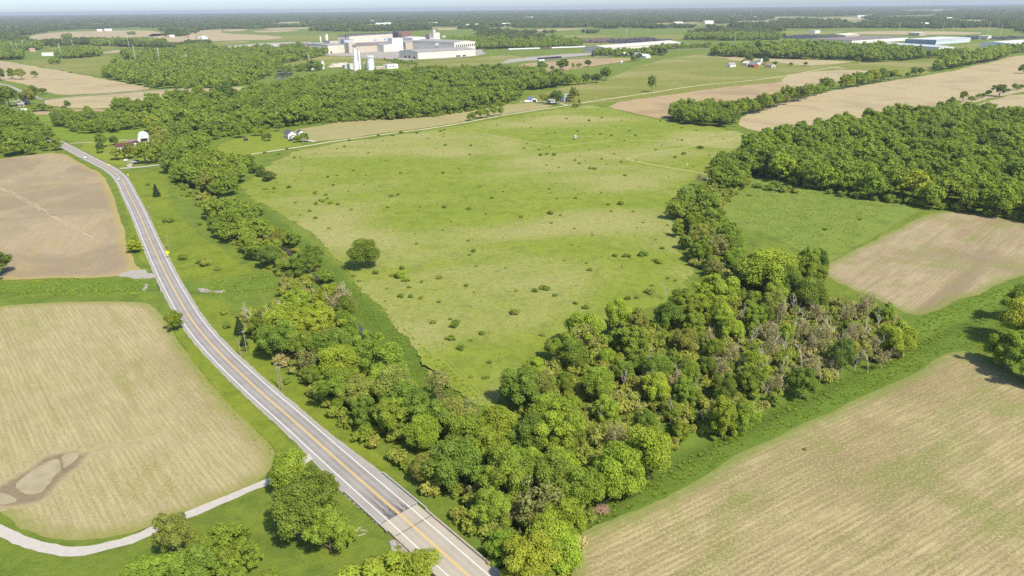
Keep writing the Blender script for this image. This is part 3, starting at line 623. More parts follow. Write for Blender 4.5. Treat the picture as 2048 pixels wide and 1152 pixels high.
def conifer_mesh(seed):
    rg = np.random.RandomState(seed); P_ = []; Nn = []
    for i in range(2600):
        t = rg.rand() ** 0.8; z = 0.12 + 1.95 * t; lay = 0.8 + 0.2 * math.sin(t * 40); r = (1 - t) ** 0.85 * 0.95 * lay * math.sqrt(0.45 + 0.55 * rg.rand()); a = rg.rand() * 6.283
        P_.append((r * math.cos(a), r * math.sin(a), z - 0.12 * r)); Nn.append((math.cos(a) * .6, math.sin(a) * .6, 0.7))
    p = np.array(P_); nn = np.array(Nn) + rg.randn(len(p), 3) * .3; nn /= np.linalg.norm(nn, axis=1)[:, None]
    a = np.cross(nn, rg.randn(len(p), 3)); a /= np.linalg.norm(a, axis=1)[:, None]; b = np.cross(nn, a); s = (0.11 * (0.6 + 0.8 * rg.rand(len(p))))[:, None]
    V = np.stack([p - a * s, p - b * s * .5, p + a * s, p + b * s * .5], 1).reshape(-1, 3)
    return to_mesh('crown', V, np.arange(len(V)).reshape(-1, 4), np.zeros((0, 3), int), 0.75 + 0.5 * rg.rand(len(p)), np.zeros(0), M['leaf'])
CONE = [conifer_mesh(5), conifer_mesh(6)]

# ------------------------------------------------------------------ planting
TINT = {'mid-green': (0.22, 0.315, 0.046), 'bright green': (0.265, 0.36, 0.046), 'olive': (0.25, 0.3, 0.066), 'dark green': (0.135, 0.205, 0.044), 'yellow-green': (0.295, 0.37, 0.048), 'grey-green': (0.27, 0.3, 0.105), 'deep green': (0.175, 0.26, 0.044)}
rt = random.Random(21)
TREES = []       # every broadleaf tree of the place: dict(x, y, h, w, tint, cl)
def poisson(poly, d, rng, maxn=9000):
    A = np.array(poly); lo, hi = A.min(0), A.max(0); area = np.prod(hi - lo); k = int(area / d / d * 4) + 20
    P_ = lo + (hi - lo) * rng.rand(k, 2); P_ = P_[inside(poly, P_)]; cell = {}; out = []
    for p in P_:
        c = (int(p[0] // d), int(p[1] // d)); ok = True
        for i in (-1, 0, 1):
            for j in (-1, 0, 1):
                for q in cell.get((c[0] + i, c[1] + j), ()):
                    if (q[0] - p[0]) ** 2 + (q[1] - p[1]) ** 2 < d * d: ok = False; break
                if not ok: break
            if not ok: break
        if ok: cell.setdefault(c, []).append(p); out.append(p)
        if len(out) >= maxn: break
    return np.array(out)
def pick(pal): 
    k = rt.random() * sum(pal.values())
    for n_, w_ in pal.items():
        k -= w_
        if k <= 0: return n_
    return n_
PAL = {'mid-green': 4, 'bright green': 2.5, 'olive': 2, 'dark green': 1.4, 'yellow-green': 0.9, 'grey-green': 1, 'deep green': 2}
def clump(cl, px, d, h, wf=0.85, pal=PAL, seed=1, avoid=None):
    P_ = poisson(W(px), d, np.random.RandomState(seed))
    for p in P_:
        if avoid is not None and segdist(p[None], avoid[0])[0] < avoid[1]: continue
        hh = h[0] + (h[1] - h[0]) * rt.random() ** 1.25
        TREES.append(dict(x=p[0], y=p[1], h=hh, w=hh * wf * rt.uniform(0.85, 1.15), tint=pick(pal), cl=cl))
def tree(cl, px, py, w_, h_, tint, shape=None):
    p = at(px, py); TREES.append(dict(x=p.x, y=p.y, h=h_, w=w_, tint=tint, cl=cl, sh=shape, keep=True))
CLUST = {   # key: (where it grows, counted from, that end as a photograph pixel)
 'belt': ('in the creekside belt beside the road', 'from the bridge', (1040, 1150)),
 'beltmid': ('in the creek belt above the ditch mouth', 'from the ditch stones', (450, 580)),
 'belttop': ('at the far end of the creek belt', 'from the white barn', (288, 285)),
 'thicket': ('in the thicket along the drainage ditch', 'from the ditch mouth', (1180, 1010)),
 'thickback': ('at the meadow side of the thicket', 'from its nearest corner', (1000, 780)),
 'row': ('in the tree row between the meadows', 'from the thicket', (1440, 570)),
 'wood': ('fronting the large right-hand wood', 'from the tree row', (1400, 350)),
 'rightedge': ('at the right edge beside the ditch', 'from the field corner', (1930, 700)),
 'corner': ('beside the gravel drive near the bridge', 'from the road', (640, 1000)),
 'cornerleft': ('below the gravel drive in the near left corner', 'from the bridge', (800, 1080)),
 'verge': ('on the road verge by the stubble field', 'from the bridge', (800, 1080)),
 'yard': ('in the garden of the maroon-roofed house', 'from the road', (200, 320)),
 'lawnhouse': ('around the white house on the round lawn', 'from the house', (580, 275)),
 'farmstead': ('around the farmstead with the blue roof', 'from the blue roof', (1060, 203)),
 'lane': ('clumped beside the farm lane behind the meadow', 'from the left', (930, 242)),
 'hedge': ('in the hedgerow across the tilled fields', 'from the meadow', (1345, 245)),
 'fieldtree': ('standing in the open fields beyond the meadow', 'from the farmstead', (1100, 205)),
 'leftyard': ('around the road junction far left', 'from the junction', (60, 195)),
 'redbarn': ('beside the red barn', 'from the red barn', (1510, 134)),
 'rightfield': ('along the strip between the tilled fields', 'from the large wood', (1870, 220)),
}
avoid_creek = (CREEK, 2.0)
# creek belt from the bridge up to the ditch mouth
clump('belt', [(495, 652), (560, 715), (602, 757), (662, 800), (700, 842), (755, 872), (790, 915), (845, 965), (895, 1000), (965, 1055), (1012, 1120), (1050, 1190), (1130, 1185), (1140, 1110), (1185, 1040), (1185, 965), (1120, 928), (1035, 880), (975, 850), (860, 800), (800, 770), (760, 740), (722, 700), (700, 660), (600, 645)], 7.4, (7.5, 15.5), 1.0, {'mid-green': 4, 'bright green': 3.2, 'olive': 1.5, 'dark green': 0.8, 'yellow-green': 1, 'grey-green': 0.8, 'deep green': 2}, 3, avoid_creek)
for a in ((940, 905, 13, 15, 'mid-green'), (985, 940, 14, 16, 'bright green'), (1040, 985, 14, 16, 'mid-green'), (1075, 1050, 14, 16, 'grey-green'), (1120, 1075, 12, 14, 'bright green'), (870, 880, 12, 14, 'deep green'), (930, 980, 13, 15, 'deep green'), (905, 868, 12, 16, 'olive'), (880, 790, 11, 13, 'grey-green'), (1085, 1120, 12, 15, 'bright green'), (1110, 1000, 15, 17, 'deep green'), (1160, 1020, 13, 16, 'mid-green'), (1010, 1000, 14, 17, 'mid-green'), (1060, 1160, 13, 14, 'yellow-green'), (655, 612, 12, 13, 'yellow-green')): tree('belt', *a)
clump('beltmid', [(418, 440), (432, 470), (500, 516), (560, 556), (640, 560), (690, 645), (700, 640), (668, 575), (640, 540), (590, 486), (545, 446), (505, 412), (460, 402)], 7.6, (6, 14), 1.0, {'mid-green': 3, 'bright green': 2, 'dark green': 2, 'deep green': 3, 'olive': 1.5, 'yellow-green': .5}, 4, avoid_creek)
clump('belttop', [(345, 345), (365, 368), (405, 385), (465, 392), (478, 360), (440, 335), (410, 306), (392, 292), (340, 292), (310, 300), (330, 325)], 9.5, (12, 18), 0.95, {'mid-green': 3, 'deep green': 3, 'dark green': 1.5, 'olive': 2, 'yellow-green': .6}, 5)
for a in ((480, 325, 9, 8, 'deep green'), (492, 335, 10, 9, 'mid-green'), (507, 346, 10, 9, 'deep green'), (522, 353, 10, 9, 'dark green'), (535, 362, 10, 8, 'dark green'), (545, 358, 7, 6, 'olive'), (500, 325, 8, 7, 'mid-green')): tree('belttop', *a, 7)
# the thicket on the ditch
clump('thicket', [(1075, 862), (1120, 905), (1180, 960), (1235, 985), (1320, 945), (1400, 890), (1440, 850), (1500, 825), (1560, 800), (1510, 760), (1400, 790), (1300, 830), (1200, 840), (1120, 820)], 8.6, (6, 14), 0.92, {'mid-green': 4, 'bright green': 3, 'olive': 1, 'deep green': 2, 'yellow-green': .6}, 6)
clump('thicket', [(1430, 850), (1500, 826), (1600, 780), (1700, 745), (1780, 718), (1830, 690), (1800, 648), (1740, 640), (1640, 620), (1540, 640), (1470, 700), (1420, 770)], 10.5, (5, 11.5), 0.85, {'mid-green': 3, 'olive': 3, 'grey-green': 3, 'deep green': 1.5, 'bright green': 1}, 7)
clump('thickback', [(1012, 782), (1060, 822), (1150, 830), (1300, 810), (1420, 760), (1480, 690), (1540, 640), (1640, 600), (1600, 560), (1500, 570), (1420, 600), (1340, 650), (1260, 672), (1190, 700), (1110, 720), (1050, 735)], 8.8, (6, 14), 0.92, {'mid-green': 4, 'bright green': 2.4, 'olive': 1.4, 'deep green': 2.4, 'grey-green': .8, 'yellow-green': .4}, 8)
for a in ((1235, 985, 15, 17, 'bright green'), (1295, 945, 14, 16, 'bright green'), (1120, 900, 14, 15, 'bright green'), (1050, 815, 16, 14, 'deep green'), (1680, 740, 8, 14, 'dark green'), (1785, 712, 14, 15, 'bright green'), (1600, 790, 9, 12, 'deep green'), (1445, 868, 10, 14, 'bright green'), (1485, 862, 9, 11, 'mid-green')): tree('thicket', *a)
for a in ((1532, 590, 27, 20, 'yellow-green', 4), (1500, 578, 18, 17, 'olive'), (1570, 600, 15, 16, 'deep green'), (1610, 560, 11, 16, 'mid-green'), (1635, 552, 9, 13, 'dark green'), (1430, 620, 18, 16, 'bright green'), (1360, 640, 15, 13, 'deep green'), (1235, 665, 14, 15, 'bright green'), (1170, 700, 16, 15, 'bright green'), (1620, 625, 15, 15, 'deep green')): tree('thickback', *a)
clump('row', [(1345, 440), (1340, 460), (1368, 495), (1392, 545), (1440, 575), (1490, 545), (1458, 480), (1432, 430), (1402, 402), (1362, 400)], 9.0, (8, 13), 1.0, {'dark green': 2, 'deep green': 3, 'mid-green': 2.5, 'olive': 2, 'grey-green': 1.2}, 9)
clump('row', [(1420, 352), (1430, 378), (1485, 382), (1490, 350), (1485, 320), (1440, 325)], 9.0, (9, 14), 1.0, {'bright green': 3, 'mid-green': 3, 'yellow-green': 1}, 10)
WOOD = [(1484, 340), (1500, 352), (1536, 356), (1600, 374), (1700, 398), (1800, 409), (1850, 416), (1950, 430), (2060, 446), (2300, 490), (2420, 320), (2200, 262), (2048, 240), (1900, 236), (1760, 252), (1640, 272), (1560, 286), (1500, 300)]
clump('wood', WOOD, 10.8, (14, 22), 0.92, {'mid-green': 4, 'bright green': 2.6, 'deep green': 2.4, 'dark green': 1.2, 'yellow-green': .8, 'olive': .6}, 11)
for a in ((1520, 335, 20, 18, 'dark green'),): tree('wood', *a)
for a in ((2010, 735, 14, 15, 'bright green'), (2048, 765, 14, 14, 'mid-green'), (2035, 690, 17, 18, 'yellow-green'), (2075, 720, 17, 17, 'bright green'), (2030, 640, 15, 15, 'mid-green'), (2075, 650, 16, 16, 'deep green'), (2100, 780, 14, 14, 'mid-green')): tree('rightedge', *a)
for a in ((602, 1078, 15, 17, 'deep green'), (662, 1104, 10, 12.5, 'mid-green'), (582, 985, 11, 13, 'mid-green'), (640, 1042, 11.5, 15, 'deep green'), (692, 1094, 6, 6, 'mid-green')): tree('corner', *a)
for a in ((790, 1190, 20, 11.5, 'yellow-green'), (358, 1118, 8.5, 13, 'olive'), (462, 1142, 14, 11.5, 'mid-green'), (300, 1180, 11, 8, 'mid-green'), (400, 1172, 11, 11, 'deep green'), (500, 1138, 7, 8, 'mid-green'), (540, 1195, 8, 7, 'mid-green')): tree('cornerleft', *a)
for a in ((272, 504, 9, 7, 'bright green'), (268, 484, 5, 4.5, 'mid-green'), (352, 660, 7.4, 8, 'mid-green'), (-22, 556, 22, 17, 'dark green'), (732, 536, 17.5, 14.5, 'deep green', 4)): tree('verge', *a)
TREES[-2]['lab'] = 'large dark tree cut by the left edge below the brown field'; TREES[-1]['lab'] = 'round deep green tree standing alone on the left side of the meadow'
for a in ((205, 295, 11, 14, 'deep green'), (203, 306, 9, 11, 'dark green'), (230, 291, 9, 10, 'dark green'), (234, 320, 11, 11, 'olive'), (260, 318, 13, 14, 'olive'), (292, 328, 17, 20, 'mid-green'), (318, 318, 14, 22, 'olive'), (310, 326, 7, 6, 'mid-green'), (306, 306, 10, 12, 'mid-green'), (325, 290, 16, 20, 'olive'), (345, 312, 10, 10, 'yellow-green'), (276, 308, 8, 8, 'mid-green')): tree('yard', *a)
for a in ((512, 272, 9, 8, 'bright green'), (524, 271, 9, 8, 'yellow-green'), (538, 282, 7.5, 8, 'dark green'), (528, 280, 5, 5.5, 'deep green'), (556, 263, 6, 8, 'deep green'), (597, 285, 9, 8, 'mid-green'), (609, 284, 10, 9, 'deep green'), (480, 276, 12, 12, 'deep green'), (500, 266, 10, 10, 'mid-green')): tree('lawnhouse', *a)
for a in ((1086, 207, 11, 13, 'olive'), (1112, 209, 21, 18, 'dark green'), (1147, 204, 13, 20, 'olive'), (1140, 204, 10, 10, 'olive'), (1158, 215, 5, 11, 'mid-green'), (1150, 215, 9, 5, 'deep green')): tree('farmstead', *a)
for a in ((945, 241, 8, 10, 'mid-green'), (960, 237, 12, 11, 'bright green'), (972, 236, 10, 10, 'mid-green'), (988, 233, 10, 13, 'mid-green'), (1002, 231, 8, 12, 'mid-green'), (938, 242, 6, 9, 'deep green')): tree('lane', *a)
clump('hedge', [(1338, 240), (1345, 246), (1400, 252), (1466, 255), (1475, 242), (1450, 228), (1400, 222), (1352, 228)], 8.5, (13, 19), .85, {'mid-green': 3, 'bright green': 2, 'deep green': 2, 'olive': 1}, 12)
HEDGE = [(1480, 234), (1520, 224), (1560, 212), (1610, 198), (1660, 183), (1700, 176), (1740, 168), (1785, 160)]
for i in range(40):
    t = i / 39 * 6.999; k = int(t); t -= k; x = HEDGE[k][0] * (1 - t) + HEDGE[k + 1][0] * t; y = HEDGE[k][1] * (1 - t) + HEDGE[k + 1][1] * t
    if 1665 < x < 1685: continue
    h_ = rt.uniform(14, 23); tree('hedge', x + rt.uniform(-4, 4), y + rt.uniform(-2.5, 1), h_ * rt.uniform(.8, 1.05), h_, pick(PAL))
for x, y, w_, h_, t_ in ((1826, 153, 15, 16, 'dark green'), (1838, 152, 16, 15, 'dark green'), (1815, 155, 9, 9, 'deep green'), (1800, 157, 6, 7, 'deep green')): tree('hedge', x, y, w_, h_, t_)
for a in ((1303, 184, 13, 24, 'mid-green'), (1155, 170, 16, 14, 'bright green'), (1172, 168, 17, 17, 'dark green'), (1193, 166, 19, 16, 'dark green'), (1212, 161, 20, 24, 'deep green'), (1084, 143, 22, 20, 'deep green'), (1104, 142, 10, 10, 'deep green'), (1125, 140, 30, 22, 'deep green'), (1146, 137, 9, 11, 'olive'), (1158, 135, 14, 9, 'olive'), (1176, 134, 18, 15, 'dark green'), (1266, 123, 16, 13, 'deep green'), (1278, 121, 16, 17, 'dark green'), (1328, 111, 20, 20, 'dark green'), (1714, 126, 14, 14, 'deep green'), (1611, 131, 10, 8, 'dark green'), (1582, 132, 10, 8, 'olive'), (1871, 143, 14, 14, 'dark green'), (2046, 147, 18, 16, 'dark green'), (1880, 141, 22, 10, 'mid-green')): tree('fieldtree', *a)
for a in ((1, 161, 24, 26, 'dark green'), (25, 158, 18, 22, 'deep green'), (44, 159, 20, 20, 'olive'), (70, 155, 16, 13, 'olive'), (20, 214, 28, 28, 'deep green'), (60, 210, 20, 22, 'olive'), (72, 198, 13, 20, 'deep green'), (86, 189, 13, 10, 'olive'), (0, 226, 20, 20, 'dark green'), (70, 223, 16, 9, 'mid-green'), (85, 222, 16, 10, 'deep green'), (98, 222, 14, 8, 'mid-green'), (137, 219, 8, 12, 'dark green'), (128, 220, 7, 6, 'olive')): tree('leftyard', *a)
for a in ((1497, 126, 22, 19, 'dark green'), (1488, 128, 12, 11, 'olive'), (1530, 129, 20, 16, 'dark green'), (1550, 131, 11, 9, 'deep green')): tree('redbarn', *a)
for a in ((1998, 193, 21, 17, 'dark green'), (1925, 203, 11, 14, 'olive'), (1900, 214, 11, 12, 'deep green'), (1942, 205, 10, 8, 'mid-green'), (1880, 218, 11, 9, 'deep green'), (1956, 198, 8, 7, 'deep green'), (1965, 196, 9, 7, 'mid-green'), (1975, 192, 9, 8, 'deep green'), (2028, 179, 9, 9, 'deep green'), (2042, 178, 9, 7, 'mid-green'), (2034, 181, 8, 6, 'mid-green'), (1915, 212, 9, 7, 'mid-green')): tree('rightfield', *a)

# individuals: the trees that show largest; what is left of a cluster joins its wood
for t in TREES: t['d'] = math.hypot(t['x'], t['y']); t['vis'] = t['h'] * t['w'] / t['d'] ** 2
def in_view(x, y, m=60):
    c = Vector((x, y, 0 - CAM_H)); z = c.dot(FW)
    if z <= 1: return False
    px = 1024 + c.dot(RIGHT) / z * FOCAL; py = 576 - c.dot(UP) / z * FOCAL
    return -m < px < 2048 + m and -m < py < 1152 + 140
TREES = [t for t in TREES if in_view(t['x'], t['y'], 220)]
front = []
for t in TREES:
    deep = 0
    if t['cl'] in ('wood',):       # trees well inside the wood cannot be told apart
        deep = segdist(np.array([[t['x'], t['y']]]), W([(1484, 340), (1500, 352), (1536, 356), (1600, 374), (1700, 398), (1800, 409), (1850, 416), (1950, 430), (2060, 446)]))[0]
    t['deep'] = deep
    if t.get('keep') or (deep < 11 and in_view(t['x'], t['y'], 10)): front.append(t)
front.sort(key=lambda t: (0 if t.get('keep') else 1, -t['vis']))
INDIV = front[:318]; ids = {id(t) for t in INDIV}; REST = [t for t in TREES if id(t) not in ids]
bycl = {}
for t in INDIV: bycl.setdefault(t['cl'], []).append(t)
def size_word(h): return 'tall' if h > 16 else 'low' if h < 6 else 'small' if h < 9 else ''
for cl, L in bycl.items():
    where, frm, lp = CLUST[cl]; c = np.array(W([lp])[0])
    L.sort(key=lambda t: math.hypot(t['x'] - c[0], t['y'] - c[1]))
    for k, t in enumerate(L):
        word = (size_word(t['h']) + ' ' + t['tint']).strip()
        lab = f"{word} tree {where}, {ordw(k + 1)} {frm}"
        if len(lab.split()) > 16: lab = f"{t['tint']} tree {where}, {ordw(k + 1)} {frm}"
        lab = t.get('lab', lab)
        z = hz(t['x'], t['y']); far = t['d'] > 420
        root = empty('broadleaf_tree', (t['x'], t['y'], z), rt.uniform(0, 6.28), lab, 'tree', 'trees ' + where)
        sc = (t['w'] / 2 * 0.98, t['w'] / 2 * 0.98, t['h'] / 2.1)
        s_ = t.get('sh'); s_ = rt.randrange(7) if s_ is None else s_
        src = (MID if far else NEAR)[s_]
        if t['tint'] == 'grey-green' and not far: src = SPARSE[rt.randrange(3)]
        o = link(bpy.data.objects.new('crown', src), root); o.scale = sc
        v_ = rt.uniform(0.85, 1.15); cc = TINT[t['tint']]; o.color = (cc[0] * v_ * rt.uniform(.93, 1.07), cc[1] * v_, cc[2] * v_, 1)
        o = link(bpy.data.objects.new('trunk', TRUNK[rt.randrange(4)]), root); o.scale = sc
specials = {}

# bare and half-leafed trees
BAREPX = [(1300, 760, 11), (1332, 772, 9), (1350, 800, 12), (1292, 790, 9), (1392, 812, 10), (1415, 700, 9), (1470, 760, 11), (1492, 790, 10), (1522, 740, 11), (1542, 720, 10), (1562, 765, 11), (1582, 700, 11), (1602, 742, 12), (1622, 715, 10), (1642, 700, 11), (1662, 742, 9), (1700, 700, 12), (1722, 690, 11), (1742, 715, 12), (1762, 738, 8), (1500, 700, 10), (1450, 800, 10), (1250, 780, 8), (1205, 860, 9), (1560, 650, 11), (1690, 655, 11), (1725, 640, 13), (1752, 665, 10), (1340, 850, 10), (1410, 850, 9), (1530, 800, 9), (1580, 770, 10), (1480, 660, 10), (1640, 760, 8), (1510, 770, 11), (1550, 790, 10), (1620, 760, 11), (1680, 715, 11), (1655, 690, 12), (1600, 690, 12), (1570, 720, 11), (1535, 690, 11), (1710, 735, 10), (1735, 745, 9), (1460, 735, 10), (1440, 760, 10), (1375, 770, 9), (1310, 800, 10), (1275, 745, 9), (1770, 700, 11), (1630, 655, 11), (1590, 640, 10),
          (530, 668, 12), (552, 672, 13), (512, 660, 11), (572, 665, 12), (495, 650, 9), (690, 622, 15), (684, 618, 14), (672, 630, 12), (1368, 405, 9), (1398, 372, 11), (1412, 368, 8), (1430, 505, 10), (1425, 470, 11), (1400, 530, 10), (1388, 520, 9), (1330, 600, 8), (1230, 905, 10), (740, 700, 9), (720, 735, 10), (690, 760, 9), (1120, 860, 9)]
BL = []
for x, y, h_ in BAREPX: p = at(x, y); BL.append((p.x, p.y, h_, x, y))
def bare_place(x, y): 
    return ('among the belt trees by the creek', 'from the bridge', (1040, 1150)) if x < 800 else ('in the tree row between the meadows', 'from the thicket', (1440, 570)) if y < 560 else ('rising out of the thicket', 'from the ditch mouth', (1180, 1010))
g_ = {}
for b_ in BL: g_.setdefault(bare_place(b_[3], b_[4]), []).append(b_)
for (where, frm, lp), L in g_.items():
    c = W([lp])[0]; L.sort(key=lambda b_: math.hypot(b_[0] - c[0], b_[1] - c[1]))
    for k, (x, y, h_, _, _) in enumerate(L):
        leafy = rt.random() < 0.45
        root = empty('bare_tree', (x, y, hz(x, y)), rt.uniform(0, 6.28), f"{'half-leafed' if leafy else 'bare grey'} tree {where}, {ordw(k + 1)} {frm}", 'bare tree', 'bare trees ' + where)
        s_ = h_ / 2.5; o = link(bpy.data.objects.new('branches', BARE[rt.randrange(4)]), root); o.scale = (s_ * .95, s_ * .95, s_ * 1.1)
        if leafy:
            o = link(bpy.data.objects.new('crown', SPARSE[rt.randrange(3)]), root); o.scale = (h_ * .3, h_ * .3, h_ / 2.2); o.color = (0.32, 0.31, 0.16, 1)

# bushes dotted over the meadows, (photograph pixel, width in metres)
BUSHPX = [(689, 294, 5), (834, 267, 6), (802, 266, 6), (757, 272, 5), (786, 272, 5), (882, 263, 6), (889, 260, 4), (891, 291, 5), (772, 322, 3), (802, 347, 4.5), (886, 347, 4), (656, 355, 4), (674, 352, 3), (707, 342, 4), (578, 376, 5), (549, 378, 4.5), (532, 379, 5), (631, 386, 4.5), (651, 391, 4.5), (667, 371, 4), (647, 404, 6), (632, 409, 4.5), (662, 407, 5.5), (676, 410, 4), (619, 423, 4), (631, 437, 4.2), (784, 393, 5), (796, 390, 4), (889, 415, 5.5), (938, 419, 4.5), (984, 397, 4), (972, 429, 2.6), (948, 504, 4.5), (939, 511, 2.5), (804, 538, 4.5), (558, 309, 4.5), (529, 306, 4.5), (589, 316, 4), (601, 316, 3.5), (574, 299, 5), (699, 282, 5), (732, 351, 2.2), (942, 292, 4), (1007, 384, 2.4), (591, 406, 3.4), (841, 414, 2.2), (640, 402, 3.5), (655, 398, 3.5),
  (1049, 297, 3.5), (1078, 300, 4), (1081, 311, 5), (1093, 309, 5.5), (1108, 311, 5), (1150, 322, 4), (1159, 328, 4.5), (1118, 336, 2.8), (1100, 346, 2.6), (1188, 339, 6), (1180, 338, 4), (1250, 352, 4.2), (1099, 379, 3), (1114, 398, 2.4), (1151, 397, 3.6), (1241, 409, 6), (1101, 428, 5.5), (1043, 435, 4), (1149, 458, 2.8), (1266, 424, 2.6), (1286, 446, 2.6), (1274, 456, 2), (1230, 513, 3.6), (1251, 513, 4.6), (1259, 514, 4), (1285, 512, 7), (1325, 498, 4), (1319, 526, 6), (1310, 522, 4), (1173, 527, 2.6), (1180, 541, 4.6), (1144, 491, 2), (1243, 324, 3.5), (1249, 282, 2.6), (1364, 281, 4), (1259, 262, 5), (1271, 272, 4), (1223, 272, 4.5), (1201, 269, 4.5), (1155, 263, 5), (1095, 269, 4), (1111, 266, 4), (1217, 410, 4), (1178, 242, 6), (1204, 236, 5), (1133, 238, 4), (1321, 242, 4), (1393, 262, 4), (1401, 297, 8), (1368, 309, 6), (1350, 316, 5),
  (752, 548, 4.5), (800, 555, 9), (812, 562, 6), (844, 565, 3), (879, 557, 4.5), (933, 573, 3.4), (818, 576, 3), (802, 594, 4.6), (822, 595, 3.6), (842, 597, 4), (878, 605, 2.8), (911, 653, 7), (867, 647, 3.4), (901, 639, 2.4), (964, 669, 4.5), (902, 679, 5), (922, 699, 5), (942, 682, 2.2), (979, 726, 3), (942, 755, 2.2), (972, 757, 3.2), (709, 553, 3),
  (1070, 584, 4.4), (1090, 579, 6), (1110, 592, 3.6), (1151, 608, 3), (1171, 617, 4.6), (1256, 599, 4), (1274, 597, 3.6), (1305, 572, 2.8), (1336, 558, 3), (1351, 562, 2.8), (1030, 628, 6), (1300, 586, 7), (1100, 690, 5), (1085, 672, 3.5),
  (330, 444, 6), (342, 444, 6.5), (296, 371, 5), (364, 391, 3.6), (376, 388, 3.6), (366, 519, 7), (410, 531, 9), (398, 526, 5), (437, 540, 6), (422, 394, 5), (403, 413, 5), (448, 628, 5), (455, 655, 5.5), (492, 700, 4), (519, 700, 4.5), (400, 450, 4), (1540, 380, 12), (1565, 384, 11), (1590, 386, 10), (1515, 376, 9), (1550, 374, 9), (1575, 378, 8), (1500, 392, 6), (1475, 378, 6), (1650, 460, 4), (1720, 440, 3.6), (1640, 500, 3.2), (683, 850, 5), (712, 872, 4), (661, 810, 5), (575, 766, 4.5), (1610, 900, 2), (1205, 1016, 0)]
BUSHPX = [b for b in BUSHPX if b[2] > 0]
LAND = [('the isolated round tree', (735, 520)), ('the white house lawn', (560, 290)), ('the farm lane', (860, 258)), ('the trail crossing', (1245, 317)), ('the white stand', (1150, 276)), ('the dry grass patch', (1150, 420)), ('the tree row', (1340, 440)), ('the thicket', (1150, 650)), ('the creek belt', (800, 690)), ('the roadside conifer', (314, 390)), ('the reed meadow wood edge', (1570, 375)), ('the yellow road sign', (336, 510)), ('the young sapling patch', (640, 405)), ('the road bend', (620, 850))]
gb = {}
for b_ in BUSHPX:
    p = at(b_[0], b_[1]); k = min(range(len(LAND)), key=lambda i: (at(*LAND[i][1]) - p).length); gb.setdefault(k, []).append((p, b_))
for k, L in gb.items():
    nm, lp = LAND[k]; c = at(*lp); L.sort(key=lambda q: (q[0] - c).length)
    for i, (p, b_) in enumerate(L):
        yel = b_[:2] in ((800, 555), (812, 562), (1319, 526), (647, 404), (662, 407)) ; dk = (b_[0] * 7 + b_[1]) % 3
        tint = 'bright green' if yel else ('deep green', 'deep green', 'olive')[dk]
        o = bpy.data.objects.new('bush', BUSH[(b_[0] + b_[1]) % 5]); link(o); o.location = (p.x, p.y, hz(p.x, p.y) + 0.02); o.rotation_euler[2] = rt.uniform(0, 6.28)
        s_ = b_[2] * 0.4; o.scale = (s_ * rt.uniform(.8, 1.2), s_ * rt.uniform(.7, 1.0), s_ * rt.uniform(.55, .9)); cc = TINT[tint]; o.color = (*cc, 1)
        sw = 'wide' if b_[2] >= 5.5 else 'small' if b_[2] < 3.3 else 'rounded'
        tag(o, f"{sw} {tint} bush, {ordw(i + 1)} nearest to {nm}" if i else f"{sw} {tint} bush closest to {nm}", 'bush', 'bushes near ' + nm)
tag_dead = MB()
o = bpy.data.objects.new('dead_bush', BUSH[2]); link(o); p = at(1205, 1018); o.location = (p.x, p.y, hz(p.x, p.y)); o.scale = (2.6, 2.0, 1.5); o.color = (0.33, 0.26, 0.18, 1); tag(o, 'rounded dry brown bush beside the ditch mouth', 'bush')
for x, y, w_, h_, lab in ((314, 393, 7, 9, 'dark conifer standing alone between the road and the belt'), (481, 668, 6, 7.5, 'dark blue-green conifer at the roadside end of the belt'), (488, 690, 4, 4, 'low dark conifer below the taller conifer at the belt'), (1185, 113, 9, 17, 'dark conifer at the end of the long pale warehouse'), (1300, 100, 8, 12, 'dark conifer before the long pale warehouse roof'), (1262, 112, 8, 10, 'dark conifer beside the white barn cluster')):
    p = at(x, y); root = empty('conifer', (p.x, p.y, hz(p.x, p.y)), 0.3, lab, 'conifer', 'conifers')
    o = link(bpy.data.objects.new('crown', CONE[0 if w_ > 6 else 1]), root); o.scale = (w_ / 2, w_ / 2, h_ / 2.1); o.color = (0.04, 0.075, 0.03, 1)
    o = link(bpy.data.objects.new('trunk', TRUNK[0]), root); o.scale = (w_ / 2 * .6, w_ / 2 * .6, h_ / 2.4)

